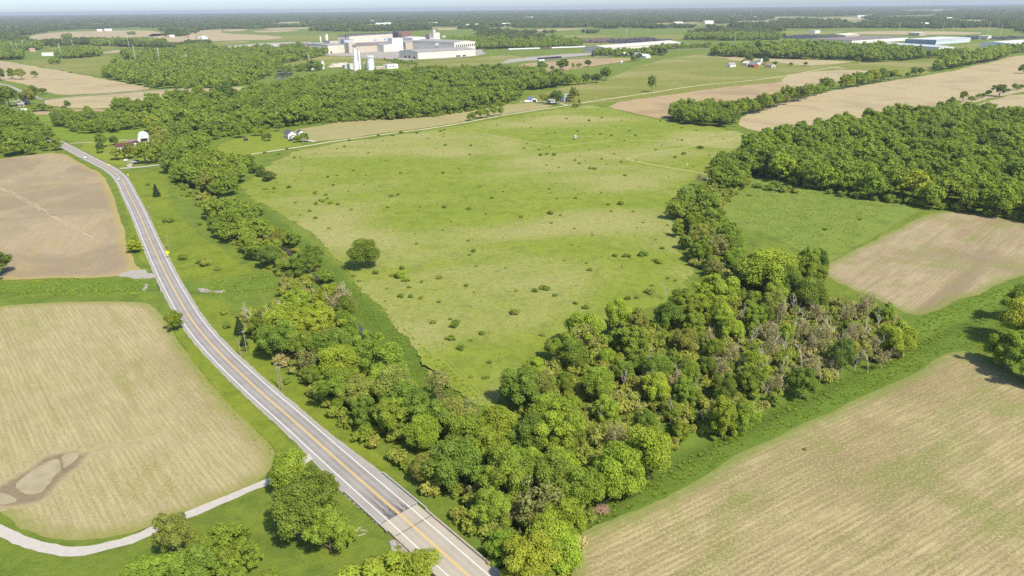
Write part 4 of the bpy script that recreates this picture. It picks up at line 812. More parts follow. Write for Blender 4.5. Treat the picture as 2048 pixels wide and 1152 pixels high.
# ------------------------------------------------------------------ woods that read as one mass
def source(name, meshes):
    c = bpy.data.collections.new(name)
    for i, m in enumerate(meshes): c.objects.link(bpy.data.objects.new(f'{name}_{i:02d}', m))
    return c
SRC_MID = source('wood_tree_source', [crown('wood_crown', 500 + i, 2400, 0.088, M['leaf_w'], **s) for i, s in enumerate(SH)])
SRC_FAR = source('far_tree_source', [crown('far_crown', 600 + i, 420, 0.2, M['leaf_w'], core=0.8, **{**s, 'nl': 12, 'lobe': (0.3, 0.5)}) for i, s in enumerate(SH[:6])])
SRC_SCRUB = source('scrub_source', [crown('scrub', 700 + i, 800, 0.12, M['leaf_scrub'], nl=14, zc=0.5, rz=0.6, lowcut=-0.4, spread=(0.4, 0.8), lobe=(0.24, 0.42)) for i in range(5)])
def grove_mesh(seed, ntree, rad, leafs, leaf):
    rg = np.random.RandomState(seed); V = []; F4 = []; F3 = []; a4 = []; a3 = []; n0 = 0
    for _ in range(ntree):
        v, f4, f3, x4, x3 = crown_arrays(rg, leafs, leaf, nl=5, lobe=(0.42, 0.6), core=0.85); h_ = rg.uniform(13, 20); w_ = rg.uniform(6, 9)
        v = v * np.array([w_, w_, h_ / 2.1]) + np.append(rg.uniform(-rad, rad, 2), -1.0); V.append(v); F4.append(f4 + n0); F3.append(f3 + n0); vv = rg.uniform(.75, 1.25); a4.append(x4 * vv); a3.append(x3 * vv); n0 += len(v)
    return to_mesh('grove', np.concatenate(V), np.concatenate(F4), np.concatenate(F3), np.concatenate(a4), np.concatenate(a3), M['leaf_far'])
SRC_GROVE = source('grove_source', [grove_mesh(800 + i, 22, 34, 70, 0.42) for i in range(4)])
GN = {}
def gn_group(src):
    if src.name in GN: return GN[src.name]
    g = bpy.data.node_groups.new('plant_' + src.name, 'GeometryNodeTree'); g.interface.new_socket('Geometry', in_out='INPUT', socket_type='NodeSocketGeometry'); g.interface.new_socket('Geometry', in_out='OUTPUT', socket_type='NodeSocketGeometry')
    n_ = g.nodes; gi = n_.new('NodeGroupInput'); go = n_.new('NodeGroupOutput'); ip = n_.new('GeometryNodeInstanceOnPoints'); ci = n_.new('GeometryNodeCollectionInfo')
    ci.inputs['Collection'].default_value = src; ci.inputs['Separate Children'].default_value = True; ci.inputs['Reset Children'].default_value = True
    def na(nm, t): o = n_.new('GeometryNodeInputNamedAttribute'); o.data_type = t; o.inputs[0].default_value = nm; return o.outputs[0]
    L = g.links; L.new(gi.outputs[0], ip.inputs['Points']); L.new(ci.outputs[0], ip.inputs['Instance']); ip.inputs['Pick Instance'].default_value = True
    L.new(na('idx', 'INT'), ip.inputs['Instance Index']); L.new(na('rot', 'FLOAT_VECTOR'), ip.inputs['Rotation']); L.new(na('scl', 'FLOAT_VECTOR'), ip.inputs['Scale']); L.new(ip.outputs[0], go.inputs[0])
    GN[src.name] = g; return g
def mass(name, src, pts, scl, label, cat, seed=0):
    rg = np.random.RandomState(seed); k = len(pts)
    me = bpy.data.meshes.new(name); me.from_pydata(np.asarray(pts, float).tolist(), [], [])
    a = me.attributes.new('idx', 'INT', 'POINT'); a.data.foreach_set('value', rg.randint(0, len(src.objects), k).astype(np.int32))
    a = me.attributes.new('rot', 'FLOAT_VECTOR', 'POINT'); r_ = np.zeros((k, 3), np.float32); r_[:, 2] = rg.rand(k) * 6.283; a.data.foreach_set('vector', r_.ravel())
    a = me.attributes.new('scl', 'FLOAT_VECTOR', 'POINT'); a.data.foreach_set('vector', np.asarray(scl, np.float32).ravel())
    o = link(bpy.data.objects.new(name, me)); md = o.modifiers.new('planting', 'NODES'); md.node_group = gn_group(src)
    return tag(o, label, cat, kind='stuff')
def vnoise(P_, s, seed):
    r_ = np.random.RandomState(seed); out = np.zeros(len(P_))
    for k in range(7):
        a = r_.rand() * 6.283; f = s * (1.6 ** k) * 6.283; out += np.sin(P_ @ np.array([math.cos(a), math.sin(a)]) * f + r_.rand() * 6.28 + 1.5 * np.sin(P_ @ np.array([-math.sin(a), math.cos(a)]) * f * .6)) / 1.25 ** k
    return out
def wood(px, d, h, label, src, seed, wf=0.8, name='woodland', skip=None):
    P_ = poisson(W(px), d, np.random.RandomState(seed), 12000)
    P_ = np.array([p for p in P_ if in_view(p[0], p[1], 200)])
    P_ = P_[vnoise(P_, 1 / 190, seed) > -2.1]; rg = np.random.RandomState(seed + 1); hh = rg.uniform(h[0], h[1], len(P_)) * np.clip(1 + 0.12 * vnoise(P_, 1 / 120, seed + 3), .7, 1.3) * np.where(rg.rand(len(P_)) < .06, 1.25, 1); ww = hh * wf * rg.uniform(.85, 1.2, len(P_)) / 2
    return mass(name, src, np.column_stack([P_, np.zeros(len(P_))]), np.column_stack([ww, ww, hh / 2.1]), label, 'woodland', seed)
rest = {}
for t in REST: rest.setdefault(t['cl'], []).append(t)
RESTLAB = {'wood': 'closed leafy canopy of the large right-hand wood behind its front trees', 'hedge': 'small leafy trees filling the hedgerow block beyond the meadow', 'belttop': 'leafy trees closing the far end of the creek belt', 'thicket': 'lesser trees filling the ditch thicket', 'thickback': 'lesser trees filling the meadow side of the thicket', 'row': 'lesser trees filling the row between the meadows', 'belt': 'lesser trees filling the creekside belt', 'beltmid': 'lesser trees filling the belt above the ditch mouth'}
for cl, L in rest.items():
    if cl not in RESTLAB: continue
    mass('woodland', SRC_MID, [(t['x'], t['y'], hz(t['x'], t['y'])) for t in L], [(t['w'] / 2, t['w'] / 2, t['h'] / 2.1) for t in L], RESTLAB[cl], 'woodland', 31)
W2 = [(322, 292), (345, 285), (420, 290), (445, 274), (505, 261), (560, 254), (630, 246), (715, 241), (790, 240), (862, 233), (945, 220), (1010, 210), (1038, 200), (1042, 182), (1090, 178), (1140, 172), (1142, 166), (1100, 160), (1030, 150), (930, 146), (840, 152), (740, 161), (660, 164), (600, 172), (540, 187), (460, 196), (390, 203), (320, 211), (225, 226), (240, 229), (300, 228), (318, 250), (305, 272)]
wood(W2, 9.8, (9, 19.5), 'broad leafy wood across the middle between the lane and the white towers', SRC_MID, 41, 1.0)
wood([(110, 250), (150, 266), (180, 268), (230, 266), (292, 258), (302, 240), (285, 235), (220, 238), (160, 239), (116, 243)], 9.0, (9, 14.5), 'leafy copse standing in the bright green field', SRC_MID, 43, 0.9)
wood([(-160, 330), (0, 316), (60, 312), (118, 302), (124, 296), (100, 276), (85, 262), (55, 240), (0, 236), (-160, 250)], 10, (9, 16), 'leafy wood at the left edge beside the road', SRC_MID, 44, 0.9)
wood([(245, 108), (310, 106), (400, 105), (512, 103), (600, 101), (652, 106), (655, 111), (600, 123), (555, 128), (545, 150), (505, 169), (425, 177), (330, 179), (265, 169), (207, 153), (232, 139), (310, 130), (250, 119)], 12.5, (11, 20), 'wide dark wood left of the steelworks', SRC_FAR, 45)
for i, (q, h, lab) in enumerate([
  ([(1421, 112), (1536, 117), (1640, 119.5), (1720, 121), (1742, 125.5), (1800, 122), (1850, 117), (1840, 108), (1740, 103), (1640, 98), (1536, 99), (1430, 104)], (15, 22), 'long wood before the pale warehouses on the right'),
  ([(1868, 142), (1900, 138), (1960, 127), (2010, 117), (2010, 112), (1960, 118), (1900, 130)], (16, 24), 'dense tree row running to the right edge below the grey warehouse'),
  ([(1960, 112), (2048, 106), (2100, 100), (2100, 96), (2048, 99), (1990, 107)], (14, 20), 'tree row below the white warehouse at the right edge'),
  ([(1840, 118), (1900, 113), (1930, 112), (1930, 108), (1880, 109), (1840, 112)], (12, 16), 'short tree line below the grey warehouse roof'),
  ([(930, 100), (1000, 98), (1080, 98), (1160, 94.5), (1160, 87), (1080, 85), (960, 82), (900, 82), (890, 90)], (13, 20), 'dark wood behind the railway wagons'),
  ([(1370, 80), (1460, 82), (1560, 80), (1560, 73), (1460, 72), (1375, 73)], (13, 18), 'dark wood beyond the stockyard'),
  ([(182, 92), (260, 94), (330, 91), (330, 86), (250, 84), (185, 86)], (13, 18), 'dark wood below the far tan field on the left'),
  ([(-60, 124), (0, 121), (46, 119), (46, 111), (0, 108), (-60, 108)], (14, 20), 'dark wood at the left edge above the tan field'),
  ([(118, 118), (160, 117), (200, 113), (200, 106), (150, 103), (120, 106)], (14, 20), 'dark copse beside the white substation'),
  ([(-60, 102), (0, 102), (80, 100), (84, 93), (40, 90), (-60, 90)], (14, 20), 'dark wood behind the pylons at the left edge'),
  ([(97, 129), (120, 128), (120, 124), (98, 124)], (9, 12), 'small dark copse in the olive pasture'),
  ([(560, 145), (620, 143), (640, 142), (650, 137), (600, 140), (560, 141)], (11, 16), 'thin tree line by the settling ponds'),
  ([(840, 132), (790, 130), (770, 122), (830, 126)], (5, 8), 'low scrub before the steelworks wall'),
  ([(1190, 112), (1235, 113.5), (1260, 113), (1330, 110), (1330, 106), (1260, 107), (1195, 108)], (11, 17), 'trees round the white barns before the long warehouse'),
  ([(1300, 101), (1360, 98), (1420, 96), (1420, 94), (1360, 95.5), (1300, 98)], (9, 13), 'row of dark trees along the plant road'),
  ([(350, 102), (400, 100), (425, 98), (425, 94), (360, 97)], (11, 16), 'tree clump at the edge of the slag yard'),
  ([(125, 77), (140, 78), (144, 77), (140, 75), (126, 75.5)], (14, 20), 'round dark copse in the far tan field'),
  ([(255, 70), (270, 70), (270, 68.5), (256, 68.5)], (12, 16), 'small copse in the middle of the far tan field')]):
    wood(q, 11, h, lab, SRC_FAR, 60 + i, 0.9)
# undergrowth between the trees
SRC_GREEN = source('edge_scrub_source', [crown('edge_scrub', 720 + i, 800, 0.12, M['leaf_w'], nl=16, zc=0.6, rz=0.7, lowcut=-0.4, spread=(0.4, 0.85), lobe=(0.24, 0.42)) for i in range(4)])
def scrub(px, d, h, label, seed, cat='undergrowth', src=None):
    P_ = poisson(W(px), d, np.random.RandomState(seed), 6000); rg = np.random.RandomState(seed)
    P_ = P_[segdist(P_, CREEK) > 2.6]; P_ = P_[segdist(P_, DITCH_R) > 1.6]
    hh = rg.uniform(h[0], h[1], len(P_)); return mass('undergrowth', src or SRC_SCRUB, np.column_stack([P_, hzv(P_)]), np.column_stack([hh * .8, hh * .8, hh * .85]), label, cat, seed)
scrub([(470, 640), (540, 712), (590, 765), (655, 815), (700, 862), (760, 900), (845, 985), (950, 1065), (1040, 1190), (1130, 1185), (1150, 1110), (1200, 1020), (1180, 985), (1070, 935), (985, 875), (935, 830), (830, 775), (760, 730), (722, 690), (700, 650), (690, 600), (640, 545), (580, 520), (560, 600)], 4.2, (2.2, 4.5), 'leafy undergrowth beneath the creekside belt', 81)
scrub([(1020, 785), (1075, 862), (1180, 955), (1230, 978), (1320, 940), (1440, 848), (1600, 778), (1780, 715), (1820, 690), (1800, 650), (1640, 600), (1600, 560), (1500, 560), (1440, 560), (1340, 650), (1190, 700), (1060, 740)], 3.8, (2.2, 5.2), 'scrubby undergrowth of the ditch thicket', 82)
scrub([(1345, 440), (1370, 495), (1392, 545), (1440, 575), (1490, 545), (1458, 480), (1432, 430), (1470, 390), (1500, 370), (1490, 345), (1440, 340), (1420, 365), (1362, 400)], 4.6, (1.8, 4), 'scrub beneath the tree row between the meadows', 83)
scrub([(405, 425), (432, 470), (560, 556), (640, 560), (640, 540), (545, 446), (460, 395), (350, 340), (340, 350)], 4.8, (1.8, 4), 'scrub beneath the upper creek belt', 84)
scrub([(1484, 343), (1500, 353), (1536, 356), (1600, 374), (1700, 398), (1800, 409), (1850, 416), (1950, 430), (2060, 446), (2060, 436), (1950, 420), (1800, 399), (1700, 388), (1600, 364), (1536, 347), (1490, 334)], 5.5, (2.0, 6), 'leafy scrub along the foot of the large right-hand wood', 85, src=SRC_GREEN)
scrub([(445, 276), (505, 263), (560, 256), (630, 248), (715, 243), (862, 235), (945, 222), (1010, 212), (1010, 208), (945, 218), (862, 231), (715, 238), (630, 243), (505, 257), (445, 270)], 5.0, (2.5, 5), 'leafy scrub along the foot of the middle wood', 86, src=SRC_GREEN)
# tall grass on the banks
def tuft_mesh(seed):
    rg_ = np.random.RandomState(seed); k = 46; a = rg_.rand(k) * 6.283; r_ = 0.75 * np.sqrt(rg_.rand(k)); p = np.column_stack([r_ * np.cos(a), r_ * np.sin(a), np.zeros(k)]); tip = p * 1.35 + np.column_stack([rg_.randn(k, 2) * .18, 0.55 + 0.6 * rg_.rand(k)]); sd_ = np.column_stack([-np.sin(a + rg_.randn(k)), np.cos(a), np.zeros(k)]) * 0.16
    V = np.stack([p - sd_, p + sd_, tip], 1).reshape(-1, 3); return to_mesh('tuft', V, np.zeros((0, 4), int), np.arange(3 * k).reshape(k, 3), np.zeros(0), 0.75 + 0.5 * rg_.rand(k), M['leaf_grass'])
M['leaf_grass'] = m_leaf('tall_grass_blades', [(0.21, 0.32, 0.045), (0.245, 0.35, 0.05), (0.28, 0.37, 0.055), (0.225, 0.335, 0.047), (0.31, 0.37, 0.07)])
SRC_TUFT = source('tuft_source', [tuft_mesh(900 + i) for i in range(4)])
def tall_grass(px, d, h, label, seed):
    P_ = poisson(W(px), d, np.random.RandomState(seed), 14000); rg_ = np.random.RandomState(seed); P_ = P_[rg_.rand(len(P_)) < 0.62 + 0.3 * (vnoise(P_, 1 / 30, 4) > 0)]
    P_ = P_[segdist(P_, DITCH_R) > .6]; P_ = P_[segdist(P_, CREEK) > 2]; hh = rg_.uniform(h[0], h[1], len(P_)); mass('tall_grass', SRC_TUFT, np.column_stack([P_, hzv(P_) - 0.03]), np.column_stack([hh * 1.25, hh * 1.25, hh]), label, 'grass', seed)
if True:
    P_ = poisson(W(MEADOW), 13, np.random.RandomState(77)); r7 = np.random.RandomState(78); P_ = P_[r7.rand(len(P_)) < 0.3]; h7 = r7.uniform(.4, 1.3, len(P_)); mass('meadow_scrub', SRC_SCRUB, np.column_stack([P_, np.full(len(P_), .03)]), np.column_stack([h7, h7, h7 * .8]), 'tiny weeds and seedlings dotted over the big meadow', 'weeds', 79)
TUFTS = [([(1175, 1060), (1250, 1022), (1350, 980), (1480, 897), (1600, 845), (1720, 788), (1830, 740), (1890, 700), (2000, 690), (2070, 600), (2070, 560), (1960, 590), (1830, 640), (1820, 690), (1700, 742), (1500, 825), (1380, 905), (1260, 980), (1200, 1010)], 1.4, (0.35, 0.7), 'tall grass along the drainage ditch'), ([(-60, 563), (290, 556), (300, 575), (290, 590), (-60, 596)], 1.9, (0.5, 0.9), 'tall grass in the ditch between the left fields'), ([(660, 560), (760, 660), (800, 720), (890, 800), (960, 850), (1000, 830), (880, 720), (790, 640), (700, 555)], 1.5, (0.3, 0.65), 'tall grass on the meadow bank of the creek'), ([(410, 566), (560, 548), (600, 560), (520, 590), (420, 590)], 1.9, (0.5, 0.9), 'tall grass at the ditch mouth beside the belt'), ([(1440, 400), (1490, 362), (1620, 382), (1780, 410), (1700, 490), (1640, 525), (1500, 455)], 1.9, (0.3, 0.6), 'reeds and coarse weeds over the reed meadow'), ([(335, 642), (420, 772), (540, 890), (556, 903), (546, 914), (500, 870), (400, 760), (328, 655)], 1.5, (0.25, 0.5), 'tall grass fringing the left stubble field along the verge'), (MEADOW, 5.2, (0.25, 0.5), 'coarse grass tussocks over the big meadow'), ([(300, 480), (340, 420), (330, 375), (400, 470), (520, 545), (440, 560), (350, 560)], 4.0, (0.3, 0.55), 'coarse tussocks between the road and the belt')]
# the wooded plain to the horizon
FIELDS_FAR = [W(q) for q in ([(30, 84), (90, 62), (200, 58), (340, 55), (345, 75), (250, 79), (120, 86)], [(320, 86), (380, 66), (414, 58), (520, 58), (700, 64), (700, 84), (512, 84), (440, 83)], [(860, 54), (920, 52), (920, 62), (870, 62)], [(1020, 57), (1200, 54), (1180, 62), (1120, 66), (1020, 66)], [(1680, 60), (1760, 58), (1990, 60), (1990, 74), (1840, 72), (1690, 72)], [(1540, 33), (1610, 32), (1610, 40), (1540, 40)], [(1590, 36), (1715, 31), (1750, 41), (1640, 45)], [(1745, 32), (1880, 29), (1900, 37), (1755, 38)], [(1800, 19), (1935, 18), (1925, 25), (1820, 25)], [(1910, 39), (1995, 39), (1990, 47), (1910, 47)], [(1340, 44), (1410, 43), (1415, 54), (1345, 54)], [(-200, 64), (16, 63), (14, 73), (-200, 80)], [(530, 47), (610, 46), (610, 53), (540, 54)], [(1040, 68), (1390, 64), (1390, 84), (1280, 92), (1150, 96), (1080, 80)], [(1545, 58), (1700, 56), (2048, 58), (2060, 90), (1900, 92), (1700, 95), (1560, 82)], [(150, 90), (260, 88), (260, 100), (150, 104)], [(430, 80), (700, 64), (960, 58), (980, 92), (960, 118), (640, 120), (440, 100)])]
rg = np.random.RandomState(5)
for k in range(34):          # more fields among the far woods
    x = rg.uniform(-20, 2060); y = rg.uniform(27, 58) - (x - 1024) * 0.0112; wd = rg.uniform(35, 130); ht = rg.uniform(1.0, 2.6) * (y + (x - 1024) * .0112 - 14) / 30
    q = [(x, y), (x + wd * .3, y - ht * .5), (x + wd, y - ht * .6 - wd * .011), (x + wd * .95, y + ht * .4 - wd * .011), (x + wd * .2, y + ht)]
    sheet('field', q, M['f_far'] if rg.rand() < .65 else M['pasture'], 0.6 + 0.02 * k, jit=0.5)
    FIELDS_FAR.append(W([(x - 4, y + .5), (x + wd * .3, y - ht * .8), (x + wd + 4, y - ht * .9 - wd * .011), (x + wd, y + ht * 1.3 - wd * .011), (x + wd * .2, y + ht * 2.2)]))
TUFTS_DONE = [tall_grass(a_, b_, c_, d_, 910 + i_) for i_, (a_, b_, c_, d_) in enumerate(TUFTS)]
for (y0, y1, d, sc, lab) in ((2300, 4200, 62, 1.0, 'patchy woods across the plain beyond the works'), (4200, 8500, 88, 1.35, 'distant blue-green woods below the horizon'), (8500, 25500, 175, 2.6, 'far woods merging into the horizon')):
    xs = 0.82 * y1; k = int(2 * xs * (y1 - y0) / d / d)
    gxn = np.arange(-xs, xs, d); gyn = np.arange(y0, y1, d); G = np.stack(np.meshgrid(gxn, gyn), -1).reshape(-1, 2); G = G + rg.uniform(-.4, .4, G.shape) * d
    G = G[np.abs(G[:, 0]) < 0.8 * G[:, 1] + 100]
    # rows of woods follow the land grid (turned about 45 degrees)
    keep = vnoise(G * np.array([1, 1]), 1 / 2600, 9) > (-1.25 if y0 > 3000 else -0.1)
    for q in FIELDS_FAR: keep &= ~inside(q, G)
    if y0 < 3000: keep &= G[:, 1] > 2300 + 0.25 * np.abs(G[:, 0])
    G = G[keep]; s_ = sc * rg.uniform(.85, 1.15, len(G)); zs = s_ * (0.95 if sc < 1.2 else 0.8 if sc < 2 else 0.5) * rg.uniform(.85, 1.2, len(G))
    mass('far_woodland', SRC_GROVE, np.column_stack([G, np.zeros(len(G))]), np.column_stack([s_, s_, zs]), lab, 'woodland', int(y0))

# ------------------------------------------------------------------ buildings
def mp(n_, c, r_=0.7, v_=0.08, sc=0.15, metal=0.0): M[n_] = m_plain(n_, c, r_, 0.3, v_, sc, metal)
mp('cream_cladding', (0.7, 0.655, 0.55)); mp('white_cladding', (0.8, 0.79, 0.75)); mp('beige_cladding', (0.55, 0.49, 0.38)); mp('grey_roof', (0.34, 0.32, 0.3)); mp('dark_roof', (0.16, 0.15, 0.15)); mp('brown_roof', (0.24, 0.19, 0.17))
mp('rust_cladding', (0.24, 0.14, 0.11)); mp('dark_cladding', (0.1, 0.085, 0.085)); mp('door_dark', (0.03, 0.03, 0.035)); mp('white_paint_wall', (0.82, 0.81, 0.78)); mp('maroon_roof', (0.12, 0.04, 0.045)); mp('slate_roof', (0.13, 0.13, 0.14)); mp('blue_roof', (0.14, 0.22, 0.42))
mp('blue_cladding', (0.22, 0.29, 0.4)); mp('pale_blue_cladding', (0.58, 0.64, 0.69)); mp('red_barn', (0.42, 0.09, 0.06)); mp('green_grey_roof', (0.3, 0.35, 0.32)); mp('cream_roof', (0.66, 0.62, 0.53)); mp('tan_brick', (0.5, 0.4, 0.3)); mp('glass', (0.05, 0.07, 0.09), 0.15); mp('white_steel', (0.84, 0.85, 0.85), 0.4); mp('pipe_steel', (0.4, 0.38, 0.36), 0.5); mp('pink_roof', (0.45, 0.27, 0.22)); mp('grey_cladding', (0.52, 0.54, 0.56)); mp('light_roof', (0.62, 0.62, 0.6))
def bl_parts(root, x0, y0, wd, dp, h, wall, roof, rt_='flat', rise=0.0, doors=(), wins=(), z0=0.0, over=0.3, seams=0):
    """a cladded block: wall, roof, doors and windows as parts. doors: (face, from, to, z0, z1) with face u = right-front, v = left-front"""
    b = MB(); b.box(x0, x0 + wd, y0, y0 + dp, z0 - 0.5, h)
    if rt_ == 'x': b.add([(x0, y0, h), (x0, y0 + dp, h), (x0, y0 + dp / 2, h + rise), (x0 + wd, y0, h), (x0 + wd, y0 + dp, h), (x0 + wd, y0 + dp / 2, h + rise)], ((0, 2, 1), (3, 4, 5)))
    if rt_ == 'y': b.add([(x0, y0, h), (x0 + wd, y0, h), (x0 + wd / 2, y0, h + rise), (x0, y0 + dp, h), (x0 + wd, y0 + dp, h), (x0 + wd / 2, y0 + dp, h + rise)], ((0, 1, 2), (3, 5, 4)))
    b.build('wall', M[wall], root)
    r_ = MB(); o = over; t = max(0.18, over * 0.6)
    if rt_ == 'flat': r_.box(x0 - o, x0 + wd + o, y0 - o, y0 + dp + o, h + 0.01, h + t)
    elif rt_ == 'x':
        s_ = rise / (dp / 2) * o
        for sg, ya in ((1, y0), (-1, y0 + dp)): r_.add([(x0 - o, ya - sg * o, h - s_), (x0 + wd + o, ya - sg * o, h - s_), (x0 + wd + o, y0 + dp / 2, h + rise), (x0 - o, y0 + dp / 2, h + rise), (x0 - o, ya - sg * o, h - s_ + t), (x0 + wd + o, ya - sg * o, h - s_ + t), (x0 + wd + o, y0 + dp / 2, h + rise + t), (x0 - o, y0 + dp / 2, h + rise + t)], ((0, 3, 2, 1), (4, 5, 6, 7), (0, 1, 5, 4), (1, 2, 6, 5), (3, 0, 4, 7)))
    else:
        s_ = rise / (wd / 2) * o
        for sg, xa in ((1, x0), (-1, x0 + wd)): r_.add([(xa - sg * o, y0 - o, h - s_), (xa - sg * o, y0 + dp + o, h - s_), (x0 + wd / 2, y0 + dp + o, h + rise), (x0 + wd / 2, y0 - o, h + rise), (xa - sg * o, y0 - o, h - s_ + t), (xa - sg * o, y0 + dp + o, h - s_ + t), (x0 + wd / 2, y0 + dp + o, h + rise + t), (x0 + wd / 2, y0 - o, h + rise + t)], ((0, 3, 2, 1), (4, 5, 6, 7), (0, 1, 5, 4), (1, 2, 6, 5), (3, 0, 4, 7)))
    r_.build('roof', M[roof], root)
    for nm, lst, mt in (('door', doors, 'door_dark'), ('window', wins, 'glass')):
        for d_ in lst:
            f, a, c, za, zb = d_[:5]; m_ = M[d_[5]] if len(d_) > 5 else M[mt]; e = 0.12
            (MB().box(x0 + a, x0 + c, y0 - e, y0 + 0.02, za, zb) if f == 'u' else MB().box(x0 - e, x0 + 0.02, y0 + a, y0 + c, za, zb)).build(nm, m_, root)
    for k in range(seams):
        a = wd * (k + 1) / (seams + 1); MB().box(x0 + a - 0.18, x0 + a + 0.18, y0 - 0.14, y0 - 0.02, z0, h - 0.4).build('downpipe', M[wall], root)
def bld(name, A, label, cat, wd=None, dp=10, h=6, B=None, head=48, group=None, **k):
    a = at(*A)
    if B is not None:
        b = at(*B); head = math.degrees(math.atan2(b.x - a.x, b.y - a.y)); wd = (b - a).length if wd is None else wd
    root = empty(name, (a.x, a.y, 0), R(90 - head), label, cat, group)
    bl_parts(root, 0, 0, wd, dp, h, **k); return root
PL = 'steelworks halls'
bld('mill_hall', (836, 118.5), 'long cream steelworks hall with low grey roof nearest the grass', 'factory', B=(951, 111.5), dp=95, h=17, wall='cream_cladding', roof='grey_roof', rt_='x', rise=4, over=0.8, doors=[('v', 14, 22, 0, 6), ('v', 40, 46, 0, 7), ('v', 60, 68, 0, 6), ('u', 118, 132, 0, 4), ('u', 140, 150, 0, 4)], seams=9, group=PL)
bld('mill_hall', (909, 104), 'cream steelworks hall with a row of dark arched openings', 'factory', B=(951, 101), dp=190, h=27, wall='cream_cladding', roof='grey_roof', rt_='y', rise=4, over=0.8, doors=[('u', 6 + 8.5 * i, 10 + 8.5 * i, 12 + 0.15 * i, 20) for i in range(10)], group=PL)
bld('mill_hall', (786, 103), 'tall white block rising over the steelworks roofs', 'factory', wd=38, dp=24, h=38, wall='white_cladding', roof='light_roof', group=PL)
bld('mill_hall', (768, 104), 'low cream connecting hall left of the tall white block', 'factory', wd=70, dp=110, h=20, wall='cream_cladding', roof='grey_roof', rt_='y', rise=3, group=PL, seams=3)
bld('mill_hall', (712, 106), 'long beige steelworks wall behind the white towers', 'factory', B=(772, 102), dp=60, h=19, wall='beige_cladding', roof='brown_roof', rt_='x', rise=4, over=.8, group=PL, seams=6)
bld('mill_hall', (657, 107.5), 'cream shed with one dark door at the left of the steelworks', 'factory', B=(690, 105), dp=90, h=23, wall='cream_cladding', roof='grey_roof', rt_='x', rise=3, over=.7, doors=[('u', 8, 14, 0, 6)], group=PL, seams=3)
bld('mill_hall', (699, 107), 'beige box tower between the cream shed and the long wall', 'factory', wd=16, dp=22, h=30, wall='beige_cladding', roof='light_roof', wins=[('u', 11, 14, 17, 24, 'dark_cladding')], group=PL)
bld('mill_hall', (700, 92), 'long cream melt shop with dark roof at the back of the steelworks', 'factory', B=(797, 84.5), dp=55, h=34, wall='cream_cladding', roof='dark_roof', rt_='flat', over=1.5, group=PL, seams=7)
bld('mill_hall', (798, 84), 'rust brown tower block on the steelworks skyline', 'factory', wd=62, dp=40, h=38, wall='rust_cladding', roof='dark_roof', group=PL)
bld('mill_hall', (797, 87), 'dark annex beside the rust brown tower block', 'factory', wd=16, dp=36, h=37, wall='dark_cladding', roof='dark_roof', group=PL)
bld('mill_hall', (826, 90), 'white upper hall below the rust brown tower block', 'factory', wd=56, dp=60, h=24, wall='white_cladding', roof='light_roof', rt_='y', rise=3, group=PL)
bld('mill_hall', (860, 88), 'pinkish panelled hall right of the rust brown tower', 'factory', wd=30, dp=26, h=34, wall='tan_brick', roof='grey_roof', group=PL)
r_ = bld('mill_hall', (868, 89), 'cream process tower with a small rooftop cabin', 'factory', wd=28, dp=16, h=40, wall='cream_cladding', roof='light_roof', group=PL); bl_parts(r_, 3, 3, 8, 8, 50, 'cream_cladding', 'light_roof', z0=41)
bld('mill_hall', (895, 90), 'low white shed at the right end of the steelworks', 'factory', wd=26, dp=14, h=16, wall='white_cladding', roof='light_roof', group=PL)
bld('mill_hall', (914, 91), 'small white shed on the far right of the steelworks', 'factory', wd=30, dp=14, h=14, wall='white_cladding', roof='light_roof', group=PL)
bld('mill_hall', (661, 97), 'grey low shed behind the cream shed of the steelworks', 'factory', wd=30, dp=40, h=24, wall='beige_cladding', roof='brown_roof', group=PL)
bld('mill_hall', (730, 99), 'low brown roofed hall in the middle of the steelworks', 'factory', wd=150, dp=60, h=17, wall='cream_cladding', roof='brown_roof', rt_='x', rise=3, group=PL, seams=6)
bld('mill_hall', (812, 99), 'wide grey roofed hall between the white block and the arched hall', 'factory', wd=150, dp=70, h=21, wall='beige_cladding', roof='grey_roof', rt_='x', rise=4, group=PL, seams=6)
bld('mill_hall', (690, 96), 'cluttered grey process shed under the gantry end', 'factory', wd=34, dp=26, h=26, wall='grey_cladding', roof='dark_roof', group=PL)
for k, (x, y, nh, lab) in enumerate(((870, 103, 17.5, 'front'), (905, 101, 17.5, 'front'), (860, 95, 25, 'back'), (885, 93, 29, 'back'), (750, 96, 21, 'middle'), (770, 94, 21, 'middle'))):
    p = at(x, y); root = empty('roof_vent', (p.x, p.y, nh), R(42), f'grey ridge vent on the {lab} steelworks roof, {ordw(k % 2 + 1)} from the left', 'roof vent', 'roof vents of the steelworks'); MB().box(0, 14, -2, 2, 0, 5.5).build('housing', M['grey_cladding'], root); MB().box(-.4, 14.4, -2.5, 2.5, 5.51, 6).build('cap', M['light_roof'], root)
# roof frame of the melt shop
a = at(693, 93); root = empty('gantry', (a.x, a.y, 0), R(42), 'dark steel gantry running over the melt shop roof', 'gantry')
g_b = MB().box(0, 175, -1.5, 1.5, 38.5, 41).build('beam', M['dark_cladding'], root)
for i in range(9): MB().box(20 * i, 20 * i + 1.6, -1, 1, 0 if i < 1 else 34.3, 38.4).build('leg', M['dark_cladding'], root)
def stack(name, px, r0, h, mat, label, cat, bands=0, r1=None):
    p = at(*px); root = empty(name, (p.x, p.y, 0), 0, label, cat); r1 = r1 or r0
    MB().tube((0, 0, -0.5), (0, 0, h), r0, r1, 20).build('shell', M[mat], root, True)
    MB().tube((0, 0, h), (0, 0, h + 0.06 * h), r1 * 1.12, r1 * 1.12, 20).build('rim', M[mat], root); return root
stack('chimney', (642.5, 92), 2.6, 31, 'cream_cladding', 'thin cream chimney at the left of the steelworks', 'chimney')
